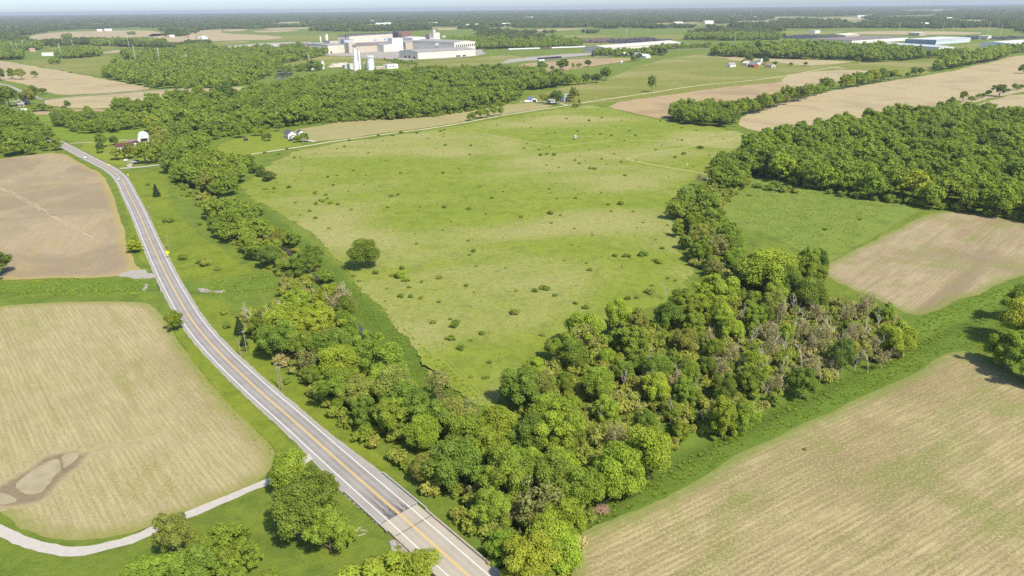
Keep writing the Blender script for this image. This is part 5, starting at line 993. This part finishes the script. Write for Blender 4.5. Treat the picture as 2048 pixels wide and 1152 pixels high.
stack('chimney', (655.5, 96), 4.6, 42, 'cream_cladding', 'thick cream chimney beside the grey shed of the steelworks', 'chimney', r1=4.0)
a = at(628, 94); root = empty('pipe_bridge', (a.x, a.y, 0), R(42), 'steel pipe bridge left of the cream chimneys', 'pipe bridge')
MB().box(0, 60, -1.2, 1.2, 12, 14.5).build('beam', M['pipe_steel'], root)
for i in range(5): MB().box(14 * i, 14 * i + 1.2, -1, 1, -0.5, 12).build('leg', M['pipe_steel'], root)
# air separation plant
def column(px, segs, label, name='process_tower', cat='tower'):
    p = at(*px); root = empty(name, (p.x, p.y, 0), 0, label, cat); z = -0.5
    for r0, h in segs:
        MB().tube((0, 0, z), (0, 0, z + h), r0, r0, 18).build('shell', M['white_steel'], root, False); MB().tube((0, 0, z + h), (0, 0, z + h + 0.7), r0 * 1.1, r0 * 1.1, 18).build('ring', M['white_steel'], root); z += h + 0.7
    MB().box(segs[0][0] * .98, segs[0][0] + 0.9, -0.5, 0.5, 0, z).build('ladder', M['pipe_steel'], root); return root
column((713, 141.5), [(5.8, 19), (4.4, 11), (4.1, 11), (1.6, 3)], 'tall stepped white tower of the gas plant')
column((720.5, 139), [(2.2, 39)], 'slim white column beside the stepped white tower')
column((742, 140), [(7.3, 24)], 'wide white storage tank with a crown of railings', 'storage_tank', 'tank')
p = at(742, 140); o = bpy.data.objects['storage_tank']
for i in range(14): a_ = i * 0.449; MB().box(-.3, .3, -.3, .3, 24.3, 27.5).build('stanchion', M['white_steel'], o).location = (7.8 * math.cos(a_), 7.8 * math.sin(a_), 0)
MB().tube((0, 0, 27.5), (0, 0, 29), 8.2, 8.2, 18).build('top_ring', M['white_steel'], o)
column((729.5, 139), [(1.8, 14)], 'small white vessel between the white column and the wide tank', 'storage_tank', 'tank')
column((646, 137.5), [(3.2, 16)], 'lone white upright tank left of the gas plant', 'storage_tank', 'tank')
bld('utility_building', (775, 138), 'low white utility building right of the gas plant tank', 'building', wd=28, dp=16, h=9, wall='white_cladding', roof='light_roof', wins=[('u', 5, 8, 3, 6, 'dark_cladding'), ('u', 14, 17, 3, 6, 'dark_cladding')])
bld('utility_building', (752, 139), 'long beige low building at the foot of the white tank', 'building', wd=26, dp=14, h=5, wall='tan_brick', roof='light_roof')
bld('utility_building', (700, 139.5), 'pale equipment house left of the stepped white tower', 'building', wd=18, dp=12, h=12, wall='cream_cladding', roof='light_roof')
bld('utility_building', (690, 138), 'small grey compressor house by the gas plant', 'building', wd=12, dp=10, h=8, wall='grey_cladding', roof='light_roof')
bld('utility_building', (622, 140), 'low pale slab roof by the settling ponds', 'building', wd=22, dp=12, h=4, wall='white_cladding', roof='light_roof')
# heaps of slag and scrap
mp('slag', (0.2, 0.16, 0.14), .95, .3, .05); mp('spoil', (0.5, 0.44, 0.36), .95, .15, .05)
def heap(px, L_, wd, h, mat, label, seed, head=48):
    p = at(*px); rg_ = np.random.RandomState(seed); nx_, ny_ = 26, 9; V = []; f = []
    for j in range(ny_):
        for i in range(nx_):
            u_ = i / (nx_ - 1); v_ = j / (ny_ - 1); e = max(0, 1 - (2 * v_ - 1) ** 2) * min(1, 5 * u_, 5 * (1 - u_)); V.append((u_ * L_, v_ * wd, h * e * (0.55 + 0.6 * rg_.rand()) - 0.2))
    for j in range(ny_ - 1):
        for i in range(nx_ - 1): k = j * nx_ + i; f.append((k, k + 1, k + nx_ + 1, k + nx_))
    o = mesh_obj('spoil_heap', V, f, M[mat], None, False, (p.x, p.y, 0)); o.rotation_euler[2] = R(90 - head); return tag(o, label, 'heap')
heap((600, 95), 75, 40, 12, 'slag', 'dark scrap heap left of the steelworks chimneys', 1)
heap((560, 92), 110, 40, 7, 'slag', 'long low brown scrap heap at the left yard', 2)
heap((520, 93), 90, 30, 5, 'spoil', 'pale rubble heap at the left end of the scrap yard', 3)
heap((462, 97), 120, 40, 7, 'spoil', 'pale rubble ridge beyond the dark wood', 4)
heap((662, 135), 60, 24, 8, 'spoil', 'pale earth mound behind the lone upright tank', 5)
heap((688, 134), 50, 20, 6, 'spoil', 'low earth mound left of the white tower', 6)
sheet('yard', [(645, 109), (662, 99), (692, 92), (800, 82), (900, 86), (962, 97), (970, 108), (950, 113), (838, 121), (760, 117), (690, 110)], M['shoulder'], 0.42)
sheet('yard', [(640, 108), (690, 107), (760, 112), (830, 120), (836, 122), (760, 118), (700, 113), (645, 111)], M['shoulder'], 0.45)
sheet('yard', [(420, 98), (470, 90), (560, 84), (640, 84), (660, 98), (640, 104), (560, 97), (440, 101)], M['shoulder'], 0.4)
sheet('yard', [(200, 105), (230, 101), (258, 98), (258, 104), (215, 108)], M['f_far'], 0.5)
sheet('yard', [(1000, 122), (1040, 116), (1090, 112), (1130, 108), (1170, 106), (1200, 108), (1120, 116), (1040, 123), (1010, 126)], M['shoulder'], 0.45)
# stock yards: long dark rows
mp('stock_dark', (0.09, 0.08, 0.085), .6, .3, .1); mp('stock_rust', (0.2, 0.13, 0.11), .8, .3, .1); mp('stock_blue', (0.07, 0.08, 0.11), .5, .3, .1)
def stock(px, nrow, L_, gap, h, wd, mat, label, seed, head=48):
    p = at(*px); rg_ = random.Random(seed); b = MB()
    for i in range(nrow):
        x = rg_.uniform(0, 10)
        while x < L_:
            l_ = rg_.uniform(8, 24)
            if rg_.random() < .85: b.box(x, x + l_, i * gap, i * gap + wd, -0.3, h * rg_.uniform(.5, 1.1))
            x += l_ + rg_.uniform(1, 8)
    o = b.build('steel_stock', M[mat], None, False, (p.x, p.y, 0)); o.rotation_euler[2] = R(90 - head); o['kind'] = 'stuff'; return tag(o, label, 'stockyard')
stock((1255, 88), 7, 330, 26, 5, 12, 'stock_dark', 'dark rows of stored steel before the far pasture', 1, 40)
stock((1170, 86), 5, 280, 28, 5, 12, 'stock_rust', 'rust brown rows of scrap left of the stored steel', 2, 40)
stock((1240, 84), 4, 300, 26, 5, 12, 'stock_dark', 'dark stacked bars at the back of the stockyard', 3, 40)
stock((1600, 78), 7, 330, 24, 4, 14, 'stock_blue', 'dark blue rows of parked trailers by the far right works', 4, 52)
stock((1940, 80), 5, 260, 22, 4, 12, 'stock_blue', 'dark rows of trucks behind the blue warehouse', 5, 52)
stock((2010, 80), 4, 260, 20, 4, 12, 'stock_dark', 'dark rows of trucks at the right edge', 6, 52)
# warehouses
WH = 'warehouses on the skyline'
bld('warehouse', (1215, 107), 'very long pale warehouse with cream roof behind the white barns', 'warehouse', B=(1362, 94.5), dp=85, h=14, wall='cream_cladding', roof='cream_roof', rt_='x', rise=5, over=.8, doors=[('u', 6, 11, 0, 9), ('u', 15, 20, 0, 9), ('u', 24, 29, 0, 9)], group=WH)
bld('warehouse', (1703, 88), 'long white warehouse with brown roof at the upper right', 'warehouse', B=(1815, 81), dp=150, h=11, wall='white_cladding', roof='brown_roof', rt_='flat', over=1, doors=[('u', 60, 68, 0, 6), ('u', 120, 126, 0, 6)], wins=[('u', 12, 55, 2, 3.2, 'grey_roof'), ('u', 75, 110, 5, 6.5, 'grey_roof')], group=WH)
bld('warehouse', (1690, 79), 'beige warehouse with mauve roof behind the long white one', 'warehouse', wd=120, dp=80, h=14, wall='tan_brick', roof='cream_roof', rt_='x', rise=4, group=WH)
bld('warehouse', (1871, 89.5), 'blue sided warehouse at the upper right', 'warehouse', B=(1940, 84), dp=95, h=14, wall='pale_blue_cladding', roof='light_roof', rt_='flat', over=.8, doors=[('v', 86, 92, 0, 7)], group=WH)
o = bpy.data.objects['warehouse.003'] if 'warehouse.003' in bpy.data.objects else root
MB().box(-0.5, -0.05, 0.3, 94, 0, 13.5).build('side_cladding', M['blue_cladding'], o)
for i in range(9): MB().box(-0.62, -0.52, 6 + 10 * i, 9 + 10 * i, 8.5, 11).build('window', M['pale_blue_cladding'], o)
for i in range(12): MB().box(6 + 10.5 * i, 8.5 + 10.5 * i, -0.14, -0.02, 8.5, 11).build('window', M['glass'], o)
bld('warehouse', (1876, 106), 'grey roofed warehouse with white end wall below the blue one', 'warehouse', B=(1906, 105), dp=210, h=14, wall='white_cladding', roof='grey_cladding', rt_='y', rise=3, over=.8, group=WH)
bld('warehouse', (2011, 98), 'white warehouse cut by the right edge of the picture', 'warehouse', B=(2075, 93), dp=70, h=15, wall='white_cladding', roof='light_roof', rt_='x', rise=3, group=WH)
bld('warehouse', (1975, 79), 'small cream block among the parked trucks at the right', 'warehouse', wd=40, dp=30, h=12, wall='cream_cladding', roof='cream_roof', group=WH)
bld('warehouse', (1630, 67), 'small white shed behind the dark trailers', 'warehouse', wd=46, dp=30, h=12, wall='white_cladding', roof='light_roof', group=WH)
bld('warehouse', (1838, 72), 'tan sheds left of the far tilled strip', 'warehouse', wd=70, dp=40, h=11, wall='tan_brick', roof='cream_roof', group=WH)
# farms
def house(A, label, wd, dp, h, rise, wall, roof, ax, head=48, group='houses and barns', name='house', cat='house', doors=None, wins=None):
    wins = [('u', wd * f, wd * f + 1.2, 1.1, 2.3) for f in (.15, .42, .7)] + [('v', dp * f, dp * f + 1.2, 1.1, 2.3) for f in (.25, .6)] if wins is None else wins
    doors = [('u', wd * .58, wd * .58 + 1, 0, 2.1)] if doors is None else doors
    return bld(name, A, label, cat, wd=wd, dp=dp, h=h, wall=wall, roof=roof, rt_=ax, rise=rise, over=.45, doors=doors, wins=wins, head=head, group=group)
r_ = house((233, 301.5), 'white farmhouse with maroon roof beside the road', 15, 9, 3.4, 2.6, 'white_paint_wall', 'maroon_roof', 'x', 66); bl_parts(r_, 12, 4.2, 9, 12, 3.4, 'white_paint_wall', 'maroon_roof', 'y', 2.4, wins=[('u', 2, 3.4, 1.1, 2.3), ('u', 5, 6.4, 1.1, 2.3)])
house((257, 296), 'long white roofed shed between the maroon house and the arched barn', 12, 7, 2.8, 1.3, 'white_paint_wall', 'light_roof', 'x', 60, name='shed', cat='shed')
house((254, 288.5), 'low brown roofed shed behind the maroon house', 10, 6, 2.6, 1.2, 'white_paint_wall', 'brown_roof', 'x', 60, name='shed', cat='shed')
p = at(289, 283.5); root = empty('arched_barn', (p.x, p.y, 0), R(28), 'white arched barn with a wide dark door', 'barn')
arc = [(5.7 * math.cos(math.pi * i / 24), 7.8 * math.sin(math.pi * i / 24) ** 0.8) for i in range(25)]
MB().prism([(x, z - 0.2) for x, z in arc], 0, 18).build('shell', M['white_paint_wall'], root, False)
MB().prism([(x * 1.02, z * 1.02) for x, z in arc] + [(x * .985, z * .985) for x, z in arc[::-1]], -0.25, 18.3).build('roof', M['white_steel'], root)
MB().box(-3.2, 3.2, -0.12, 0.05, 0.4, 3.3).build('door', M['door_dark'], root); MB().box(-3.5, 3.5, -0.1, 0.03, 3.32, 3.7).build('door_header', M['grey_cladding'], root)
MB().box(-1.3, -0.5, -0.12, 0.05, 4.9, 5.8).build('window', M['glass'], root); MB().box(3.7, 4.3, -0.12, 0.05, 2.6, 3.4).build('window', M['glass'], root)
r_ = house((577, 278), 'white house with dark grey roof on the round lawn', 8.5, 15, 4.6, 3.0, 'white_paint_wall', 'slate_roof', 'y', 58); bl_parts(r_, 1.5, -6, 6, 5.8, 2.9, 'white_paint_wall', 'grey_roof', 'y', 1.2, doors=[('u', 1, 4.5, 0, 2.2)])
house((597.5, 271), 'small white garage behind the white lawn house', 6.5, 8, 3, 2.0, 'white_paint_wall', 'slate_roof', 'y', 60, name='garage', cat='garage', doors=[])
house((1063, 204.5), 'blue roofed open shed of the farmstead', 9, 13, 3.6, 2.2, 'white_paint_wall', 'blue_roof', 'y', 60, name='shed', cat='shed', doors=[('u', 1.5, 7.5, 0, 3)], wins=[])
house((1128, 204), 'grey green house behind the big dark tree', 12, 10, 6, 3.2, 'grey_cladding', 'green_grey_roof', 'x', 48)
house((1100, 206), 'white outbuilding half hidden under the farmstead trees', 9, 7, 3, 1.8, 'white_paint_wall', 'grey_roof', 'x', 48, name='shed', cat='shed')
house((1508, 135.5), 'red ended barn with long grey green roof', 9, 24, 5.5, 4, 'red_barn', 'green_grey_roof', 'y', 75, name='barn', cat='barn', wins=[])
house((1460, 134.5), 'white house with grey roof left of the red barn', 17, 12, 4.5, 4, 'white_paint_wall', 'grey_roof', 'x', 60)
house((1543, 136), 'cream shed with brown roof and dark doorway right of the red barn', 9, 24, 5, 3, 'cream_cladding', 'pink_roof', 'y', 75, name='shed', cat='shed', doors=[('u', 3.5, 6.5, 0, 3.6)], wins=[])
house((1514, 130.5), 'white house behind the red barn', 14, 10, 6, 3.5, 'white_paint_wall', 'slate_roof', 'x', 48)
house((1494, 131.5), 'cream gabled barn behind the red ended barn', 12, 14, 5, 4, 'cream_cladding', 'cream_roof', 'y', 60, name='barn', cat='barn')
stack('silo', (1521.5, 129.5), 2.3, 12, 'white_steel', 'white silo behind the red barn', 'silo')
house((1292, 116.5), 'bright white barn before the long warehouse', 18, 22, 5, 4.5, 'white_paint_wall', 'white_cladding', 'y', 48, name='barn', cat='barn')
house((1278, 114), 'pale green barn left of the bright white barn', 13, 18, 6, 4.5, 'cream_cladding', 'green_grey_roof', 'y', 48, name='barn', cat='barn')
house((1250, 113), 'tan house among the trees before the long warehouse', 20, 16, 5, 5, 'tan_brick', 'cream_roof', 'x', 48)
house((1234, 108.5), 'small white house at the left of the tree clump', 10, 10, 5, 4, 'white_paint_wall', 'cream_roof', 'x', 48)
house((1242, 126.5), 'tiny white shed in the tilled strip', 6, 5, 3, 1.5, 'white_paint_wall', 'white_cladding', 'x', 48, name='shed', cat='shed')
house((22, 226), 'house with orange red roof at the left edge', 8, 12, 3, 2.6, 'white_paint_wall', 'pink_roof', 'y', 60)
house((44, 226), 'white house right of the orange roofed house', 9, 8, 3, 2, 'white_paint_wall', 'light_roof', 'x', 60)
house((34, 213.5), 'pale shed by the far left junction', 9, 6, 3, 1.6, 'tan_brick', 'grey_roof', 'x', 60, name='shed', cat='shed')
house((43, 209), 'grey gabled house at the far left junction', 9, 8, 4, 3, 'grey_cladding', 'green_grey_roof', 'y', 60)
bld('substation', (84, 112), 'long white substation building left of the dark copse', 'building', wd=60, dp=25, h=9, wall='white_cladding', roof='light_roof', head=70)
house((60, 104), 'pinkish house left of the substation', 16, 14, 7, 4, 'tan_brick', 'pink_roof', 'x', 48)
house((404, 78.5), 'white farmhouse in the far left tilled fields', 26, 18, 8, 7, 'white_paint_wall', 'white_cladding', 'y', 48); house((395, 77.5), 'grey barn left of the far white farmhouse', 22, 18, 7, 6, 'grey_cladding', 'grey_roof', 'y', 48, name='barn', cat='barn')
house((378, 76.5), 'red roofed barn at the far left farm', 24, 18, 6, 5, 'tan_brick', 'pink_roof', 'x', 48, name='barn', cat='barn'); house((340, 75.5), 'cream farmhouse under trees in the far left fields', 24, 18, 7, 6, 'cream_cladding', 'cream_roof', 'x', 48)
house((195, 63), 'small white barn beyond the far tan field', 30, 22, 8, 6, 'white_paint_wall', 'white_cladding', 'x', 48, name='barn', cat='barn'); house((210, 62.5), 'longer white barn beyond the far tan field', 44, 24, 9, 6, 'white_paint_wall', 'white_cladding', 'x', 48, name='barn', cat='barn')
FARB = [(16, 59.5, 60), (30, 60, 40), (393, 34, 90), (497, 38, 60), (612, 48, 50), (758, 32, 130), (738, 46, 60), (752, 52, 70), (770, 51, 50), (805, 33, 60), (860, 51, 60), (905, 48, 60), (934, 55, 70), (948, 54.5, 50), (1005, 53, 60), (1050, 38, 120), (1130, 31, 110), (1228, 44, 40), (1245, 31.5, 90), (1270, 30, 160), (1350, 50.5, 60), (1410, 48, 70), (1450, 23, 120), (1500, 38, 70), (1620, 24, 110), (1716, 36, 120), (1730, 34, 120), (1845, 54, 50), (1895, 41, 50)]
for k, (x, y, L_) in enumerate(FARB):
    a = at(x, y); root = empty('distant_building', (a.x, a.y, 0), R(20), f'distant pale building in the far woods, {ordw(k + 1)} from the left', 'building', 'distant pale buildings'); bl_parts(root, 0, 0, L_, 30, 16, 'white_cladding', 'white_cladding', 'x', 5)

# ------------------------------------------------------------------ railway wagons, trailers, vehicles
def lorry_mesh(L_, wd, z0, h, taper=0.0):
    b = MB(); b.prism([(-L_ / 2, z0 + 0.5), (-L_ / 2 + taper, z0), (L_ / 2 - taper, z0), (L_ / 2, z0 + 0.5), (L_ / 2, h), (-L_ / 2, h)], -wd / 2, wd / 2); return b
a, b_ = at(1021, 100.5), at(1166, 95.5); dv = (b_ - a); hd = math.atan2(dv.y, dv.x); nW = 20
wag = None
for i in range(nW):
    p = a + dv * (i / (nW - 1)); dark = i in (8, 9, 10); root = empty('railway_wagon', (p.x, p.y, 0.4), hd, f"{'dark' if dark else 'white'} railway wagon, {ordw(i + 1)} from the left end of the train", 'wagon', 'railway wagons before the dark wood')
    if wag is None: wag = [lorry_mesh(14.2, 3.2, 1.2, 4.8, 2.2).build('body', M['white_steel'], root).data, MB().box(-7.2, 7.2, -1.3, 1.3, 0.75, 1.15).build('frame', M['door_dark'], root).data, MB().box(-5.8, -4, -1.2, 1.2, -0.3, 0.72).box(4, 5.8, -1.2, 1.2, -0.3, 0.72).build('bogie', M['door_dark'], root).data]
    else:
        for nm, d_ in zip(('body', 'frame', 'bogie'), wag):
            if dark and nm == 'body': d_ = d_.copy(); d_.materials[0] = M['stock_rust']
            link(bpy.data.objects.new(nm, d_), root)
a = at(1080, 119.5)
for i in range(11):
    p = at(1079 + 4 * i, 119.6 - 0.33 * i); root = empty('parked_trailer', (p.x, p.y, 0.4), R(132), f'dark parked trailer, {ordw(i + 1)} from the left of the row by the plant road', 'trailer', 'trailers parked by the plant road')
    if i == 0: tm = [lorry_mesh(13, 2.7, 1.1, 4.1).build('body', M['stock_dark'], root).data, MB().box(-5.5, -3, -1.2, 1.2, -0.4, 1.05).build('axle_group', M['door_dark'], root).data]
    else:
        for nm, d_ in zip(('body', 'axle_group'), tm): link(bpy.data.objects.new(nm, d_), root)
p = at(1083, 123.2); root = empty('parked_trailer', (p.x, p.y, 0.4), R(42), 'white trailer parked in front of the dark trailers', 'trailer'); lorry_mesh(17, 2.8, 1.1, 4.4).build('body', M['white_steel'], root); MB().box(-6, -3, -1.2, 1.2, -0.4, 1.05).build('axle_group', M['door_dark'], root)
mp('car_white', (0.78, 0.78, 0.78), .25); mp('car_silver', (0.5, 0.52, 0.55), .25); mp('car_dark', (0.045, 0.05, 0.07), .25); mp('tyre', (0.02, 0.02, 0.02), .9)
def car(px, py, head, mat, label, pickup=False, z=0.15, group='cars'):
    p = at(px, py); root = empty('car', (p.x, p.y, z), R(90 - head), label, 'car', group)
    body = [(-2.3, .35), (2.25, .35), (2.32, .62), (2.2, .86), (1.0, .98), (-2.2, 1.0), (-2.34, .7)]
    MB().prism(body, -.9, .9).build('body', M[mat], root)
    cab = [(1.05, .97), (.35, 1.5), (-.75, 1.52), (-.95, .99)] if pickup else [(1.0, .97), (.25, 1.46), (-1.2, 1.48), (-1.95, 1.0)]
    c = MB().prism(cab, -.76, .76).build('cabin', M[mat], root)
    x0, x1 = (cab[2][0], cab[1][0]); MB().box(x0 + .1, x1 - .05, -.775, .775, 1.08, 1.4).build('side_window', M['glass'], c)
    d = Vector((cab[1][0] - cab[0][0], 0, cab[1][1] - cab[0][1])).normalized(); nn = Vector((d.z, 0, -d.x)) * 0.015
    q = [Vector((cab[0][0], s * .66, cab[0][1])) + d * t_ + nn for s, t_ in ((-1, .12), (1, .12), (1, .62), (-1, .62))]; mesh_obj('windscreen', q, [(0, 1, 2, 3)], M['glass'], c)
    if pickup: MB().box(-2.15, -1.05, -.72, .72, .99, 1.012).build('load_bed', M['door_dark'], root)
    for sx in (-1.45, 1.4):
        for sy in (-.82, .82):
            w_ = MB().tube((sx, sy - .11, .33), (sx, sy + .11, .33), .33, .33, 12).build('wheel', M['tyre'], root)
    for sy in (-.62, .62): MB().box(2.22, 2.34, sy - .18, sy + .18, .62, .8).build('headlight', M['white_steel'], root)
    return root
car(169, 316.5, -58 + 180, 'car_white', 'white car on the far stretch of the road before the bend', group='cars on the road')
car(238.5, 360, -20, 'car_silver', 'silver pickup on the road at the bend', True, group='cars on the road')
car(266, 325, 60, 'car_silver', 'silver car parked by the farmhouse drive'); car(272, 322.5, 60, 'car_dark', 'dark car parked beside the silver car'); car(581.5, 282, 80, 'car_dark', 'dark car parked before the white lawn house'); car(587, 280, 60, 'car_dark', 'second dark car parked at the lawn house corner')
p = at(322, 316); root = empty('parked_van', (p.x, p.y, 0.15), R(20), 'white van parked at the end of the farm drive', 'van'); lorry_mesh(5.6, 2, .4, 2.3, .3).build('body', M['car_white'], root); MB().box(1.9, 2.81, -.9, .9, 1.3, 2.0).build('windscreen', M['glass'], root)
for s in (-1.7, 1.7):
    for t_ in (-.9, .9): MB().tube((s, t_ - .1, .35), (s, t_ + .1, .35), .35, .35, 10).build('wheel', M['tyre'], root)
p = at(1055, 204.5); root = empty('covered_boat', (p.x, p.y, 0), R(15), 'white covered boat beside the blue roofed shed', 'boat')
hull = [(-4.5, 1.0), (-4.3, .6), (3.2, .6), (5.0, 1.5), (3.5, 2.4), (0, 2.9), (-3.8, 2.6), (-4.6, 1.8)]; MB().prism(hull, -1.3, 1.3).build('hull', M['white_steel'], root); MB().box(-3, 3, -.8, .8, 0.25, .59).build('trailer', M['pipe_steel'], root)
p = at(253, 324); root = empty('fuel_tank', (p.x, p.y, 0), 0, 'cream tank at the roadside of the farmhouse garden', 'tank'); MB().tube((-1.6, 0, 1.5), (1.6, 0, 1.5), 1.1, 1.1, 14).build('shell', M['cream_cladding'], root); MB().box(-1.2, -.9, -.8, .8, -.2, 1).build('leg', M['pipe_steel'], root); MB().box(.9, 1.2, -.8, .8, -.2, 1).build('leg', M['pipe_steel'], root)
p = at(1150, 279.5); root = empty('hunting_stand', (p.x, p.y, 0), R(30), 'small white hunting stand on legs in the meadow', 'stand'); MB().box(-1, 1, -1, 1, 2.2, 4.2).build('cabin', M['white_cladding'], root); MB().box(-1.2, 1.2, -1.2, 1.2, 4.21, 4.4).build('roof', M['light_roof'], root); MB().box(-.7, .7, -1.05, -.98, 3.1, 3.7).build('window', M['glass'], root)
for sx in (-.85, .85):
    for sy in (-.85, .85): MB().tube((sx * 1.3, sy * 1.3, -.2), (sx, sy, 2.2), .09, .09, 6).build('leg', M['post_wood'], root)

# ------------------------------------------------------------------ poles, pylons, signs
mp('pole_wood', (0.33, 0.28, 0.22), .9, .2, 1); mp('sign_yellow', (0.85, 0.72, 0.02), .5, .03)
def pole(px, py, h, label, arm=True, lean=0.0, r0=.17, mat='pole_wood', head=48, group='utility poles along the road'):
    p = at(px, py); root = empty('utility_pole', (p.x, p.y, hz(p.x, p.y)), R(90 - head), label, 'utility pole', group)
    MB().tube((0, 0, -.5), (lean, 0, h), r0, r0 * .7, 8).build('pole', M[mat], root)
    if arm:
        MB().box(lean - .8, lean + .8, -.05, .05, h - .7, h - .58).build('crossarm', M[mat], root)
        for s in (-.7, -.35, .35, .7): MB().tube((lean + s, 0, h - .55), (lean + s, 0, h - .3), .05, .04, 6).build('insulator', M['white_steel'], root)
for x, y, h, t_ in ((559, 776, 10, 'dark utility pole by the belt, nearer the road bend'), (565, 780, 9.5, 'pale utility pole beside the dark pole at the belt'), (494, 705, 9.5, 'pale utility pole at the roadside conifers'), (482, 712, 7, 'thin pole left of the pale pole by the conifers'), (302.5, 439, 8.5, 'utility pole on the verge left of the paired bushes'), (338.5, 499, 8.5, 'utility pole behind the yellow road sign'), (213, 326, 10, 'utility pole before the maroon roofed farmhouse'), (257, 330, 9, 'utility pole beside the cream tank'), (607, 288, 10, 'pale utility pole at the lawn house bush'), (519, 257.5, 10, 'utility pole behind the round lawn trees'), (562, 253, 10, 'utility pole at the wood edge behind the lawn house'), (686, 818, 9, 'utility pole standing in the belt shrubs'), (206, 296, 9, 'utility pole among the garden trees'), (1135, 206, 8, 'white pole at the farmstead house')): pole(x, y, h, t_, arm=h > 8)
mp('pylon_steel', (0.6, 0.6, 0.57), .5, .08)
PY = [(26, 100, 30), (48.5, 100.5, 34), (35, 101, 24), (57, 99, 18), (127.5, 92, 30), (145, 91, 20), (259, 97, 50), (303, 93, 42), (220, 93, 22), (272, 124, 44), (321, 130, 40), (124, 118, 42), (374, 127, 22), (1797, 64, 42), (1885, 63, 38), (1975, 71, 48), (2000, 71.5, 44), (1253, 76, 40), (1170, 76, 34), (1470, 82, 30), (435.5, 0, 0), (620, 139, 34)]
for k, (x, y, h) in enumerate(sorted([q for q in PY if q[2]])):
    p = at(x, y); root = empty('pylon', (p.x, p.y, 0), R(30), f'slender pale power line pylon, {ordw(k + 1)} from the left', 'pylon', 'power line pylons on the plain')
    MB().tube((0, 0, -.5), (0, 0, h), 0.75, .35, 8).build('mast', M['pylon_steel'], root)
    for z in (h * .72, h * .83, h * .94): MB().tube((-3.2, 0, z), (3.2, 0, z), .2, .2, 5).build('crossarm', M['pylon_steel'], root)
def sign(px, py, label, h=2.6, s=.62):
    p = at(px, py); root = empty('road_sign', (p.x, p.y, 0), R(25), label, 'road sign', 'yellow road signs')
    MB().tube((0, 0, -.3), (0, 0, h), .045, .045, 6).build('post', M['galv'], root); m_ = Matrix.Translation((0, -.06, h + .1)) @ Matrix.Rotation(R(45), 4, 'Y'); MB().box(-s, s, -.02, .02, -s, s, m_).build('plate', M['sign_yellow'], root)
    MB().box(-.3, .3, -.075, -.045, h - s - .75, h - s - .3).build('advisory_plate', M['sign_yellow'], root)
sign(337, 516, 'yellow diamond warning sign on the verge of the straight', 3.0, .8); sign(102, 277, 'yellow diamond sign where the road leaves the left wood', 3, .8); sign(257, 354, 'small yellow sign at the drive entrance', 2, .5); sign(218, 334, 'small yellow sign before the farmhouse garden', 2, .5)
p = at(1374, 331); root = empty('marker_post', (p.x, p.y, 0), 0, 'pale marker post at the end of the meadow trail', 'post'); MB().box(-.3, .3, -.3, .3, -.2, 1.6).build('post', M['cream_cladding'], root); MB().box(-.4, .4, -.4, .4, 1.61, 1.75).build('cap', M['cream_cladding'], root)
p = at(492, 281); root = empty('hay_blind', (p.x, p.y, 0), 0.5, 'small dark box on the round lawn', 'box'); MB().box(-1.8, 1.8, -1.5, 1.5, -.2, 2.2).build('body', M['door_dark'], root); MB().box(-1.9, 1.9, -1.6, 1.6, 2.21, 2.35).build('lid', M['dark_roof'], root)
# fallen logs by the near left tree
for k, (x, y, a_, L_) in enumerate(((722, 1072, .4, 2.6), (728, 1063, -.3, 2), (716, 1060, 1.1, 2))):
    p = at(x, y); b = MB(); b.tube((-L_ / 2, 0, .25), (L_ / 2, 0, .3), .1, .06, 7); [b.tube((L_ * t_, 0, .28), (L_ * t_ + .4, s * .6, .5), .04, .02, 4) for t_, s in ((.1, 1), (.25, -1), (-.1, -1))]
    o = b.build('fallen_log', M['deadwood'], None, False, (p.x, p.y, 0)); o.rotation_euler[2] = a_; tag(o, f'pale fallen log on the grass below the bridge approach, {ordw(k + 1)} from the road', 'log', 'fallen logs')

# ------------------------------------------------------------------ air
hz_box = MB().box(-43500, 43500, -3600, 27000, -6, 127).build('haze', None)
nh = N('haze_air'); pv = nh.new('ShaderNodeVolumePrincipled'); pv.inputs['Color'].default_value = (0.86, 0.93, 1.0, 1); pv.inputs['Density'].default_value = 0.000058; pv.inputs['Anisotropy'].default_value = 0.1
nh.l.new(pv.outputs[0], nh.out.inputs['Volume']); hz_box.data.materials.append(nh.m); hz_box['kind'] = 'stuff'; hz_box['label'] = 'thin pale haze in the air over the plain'
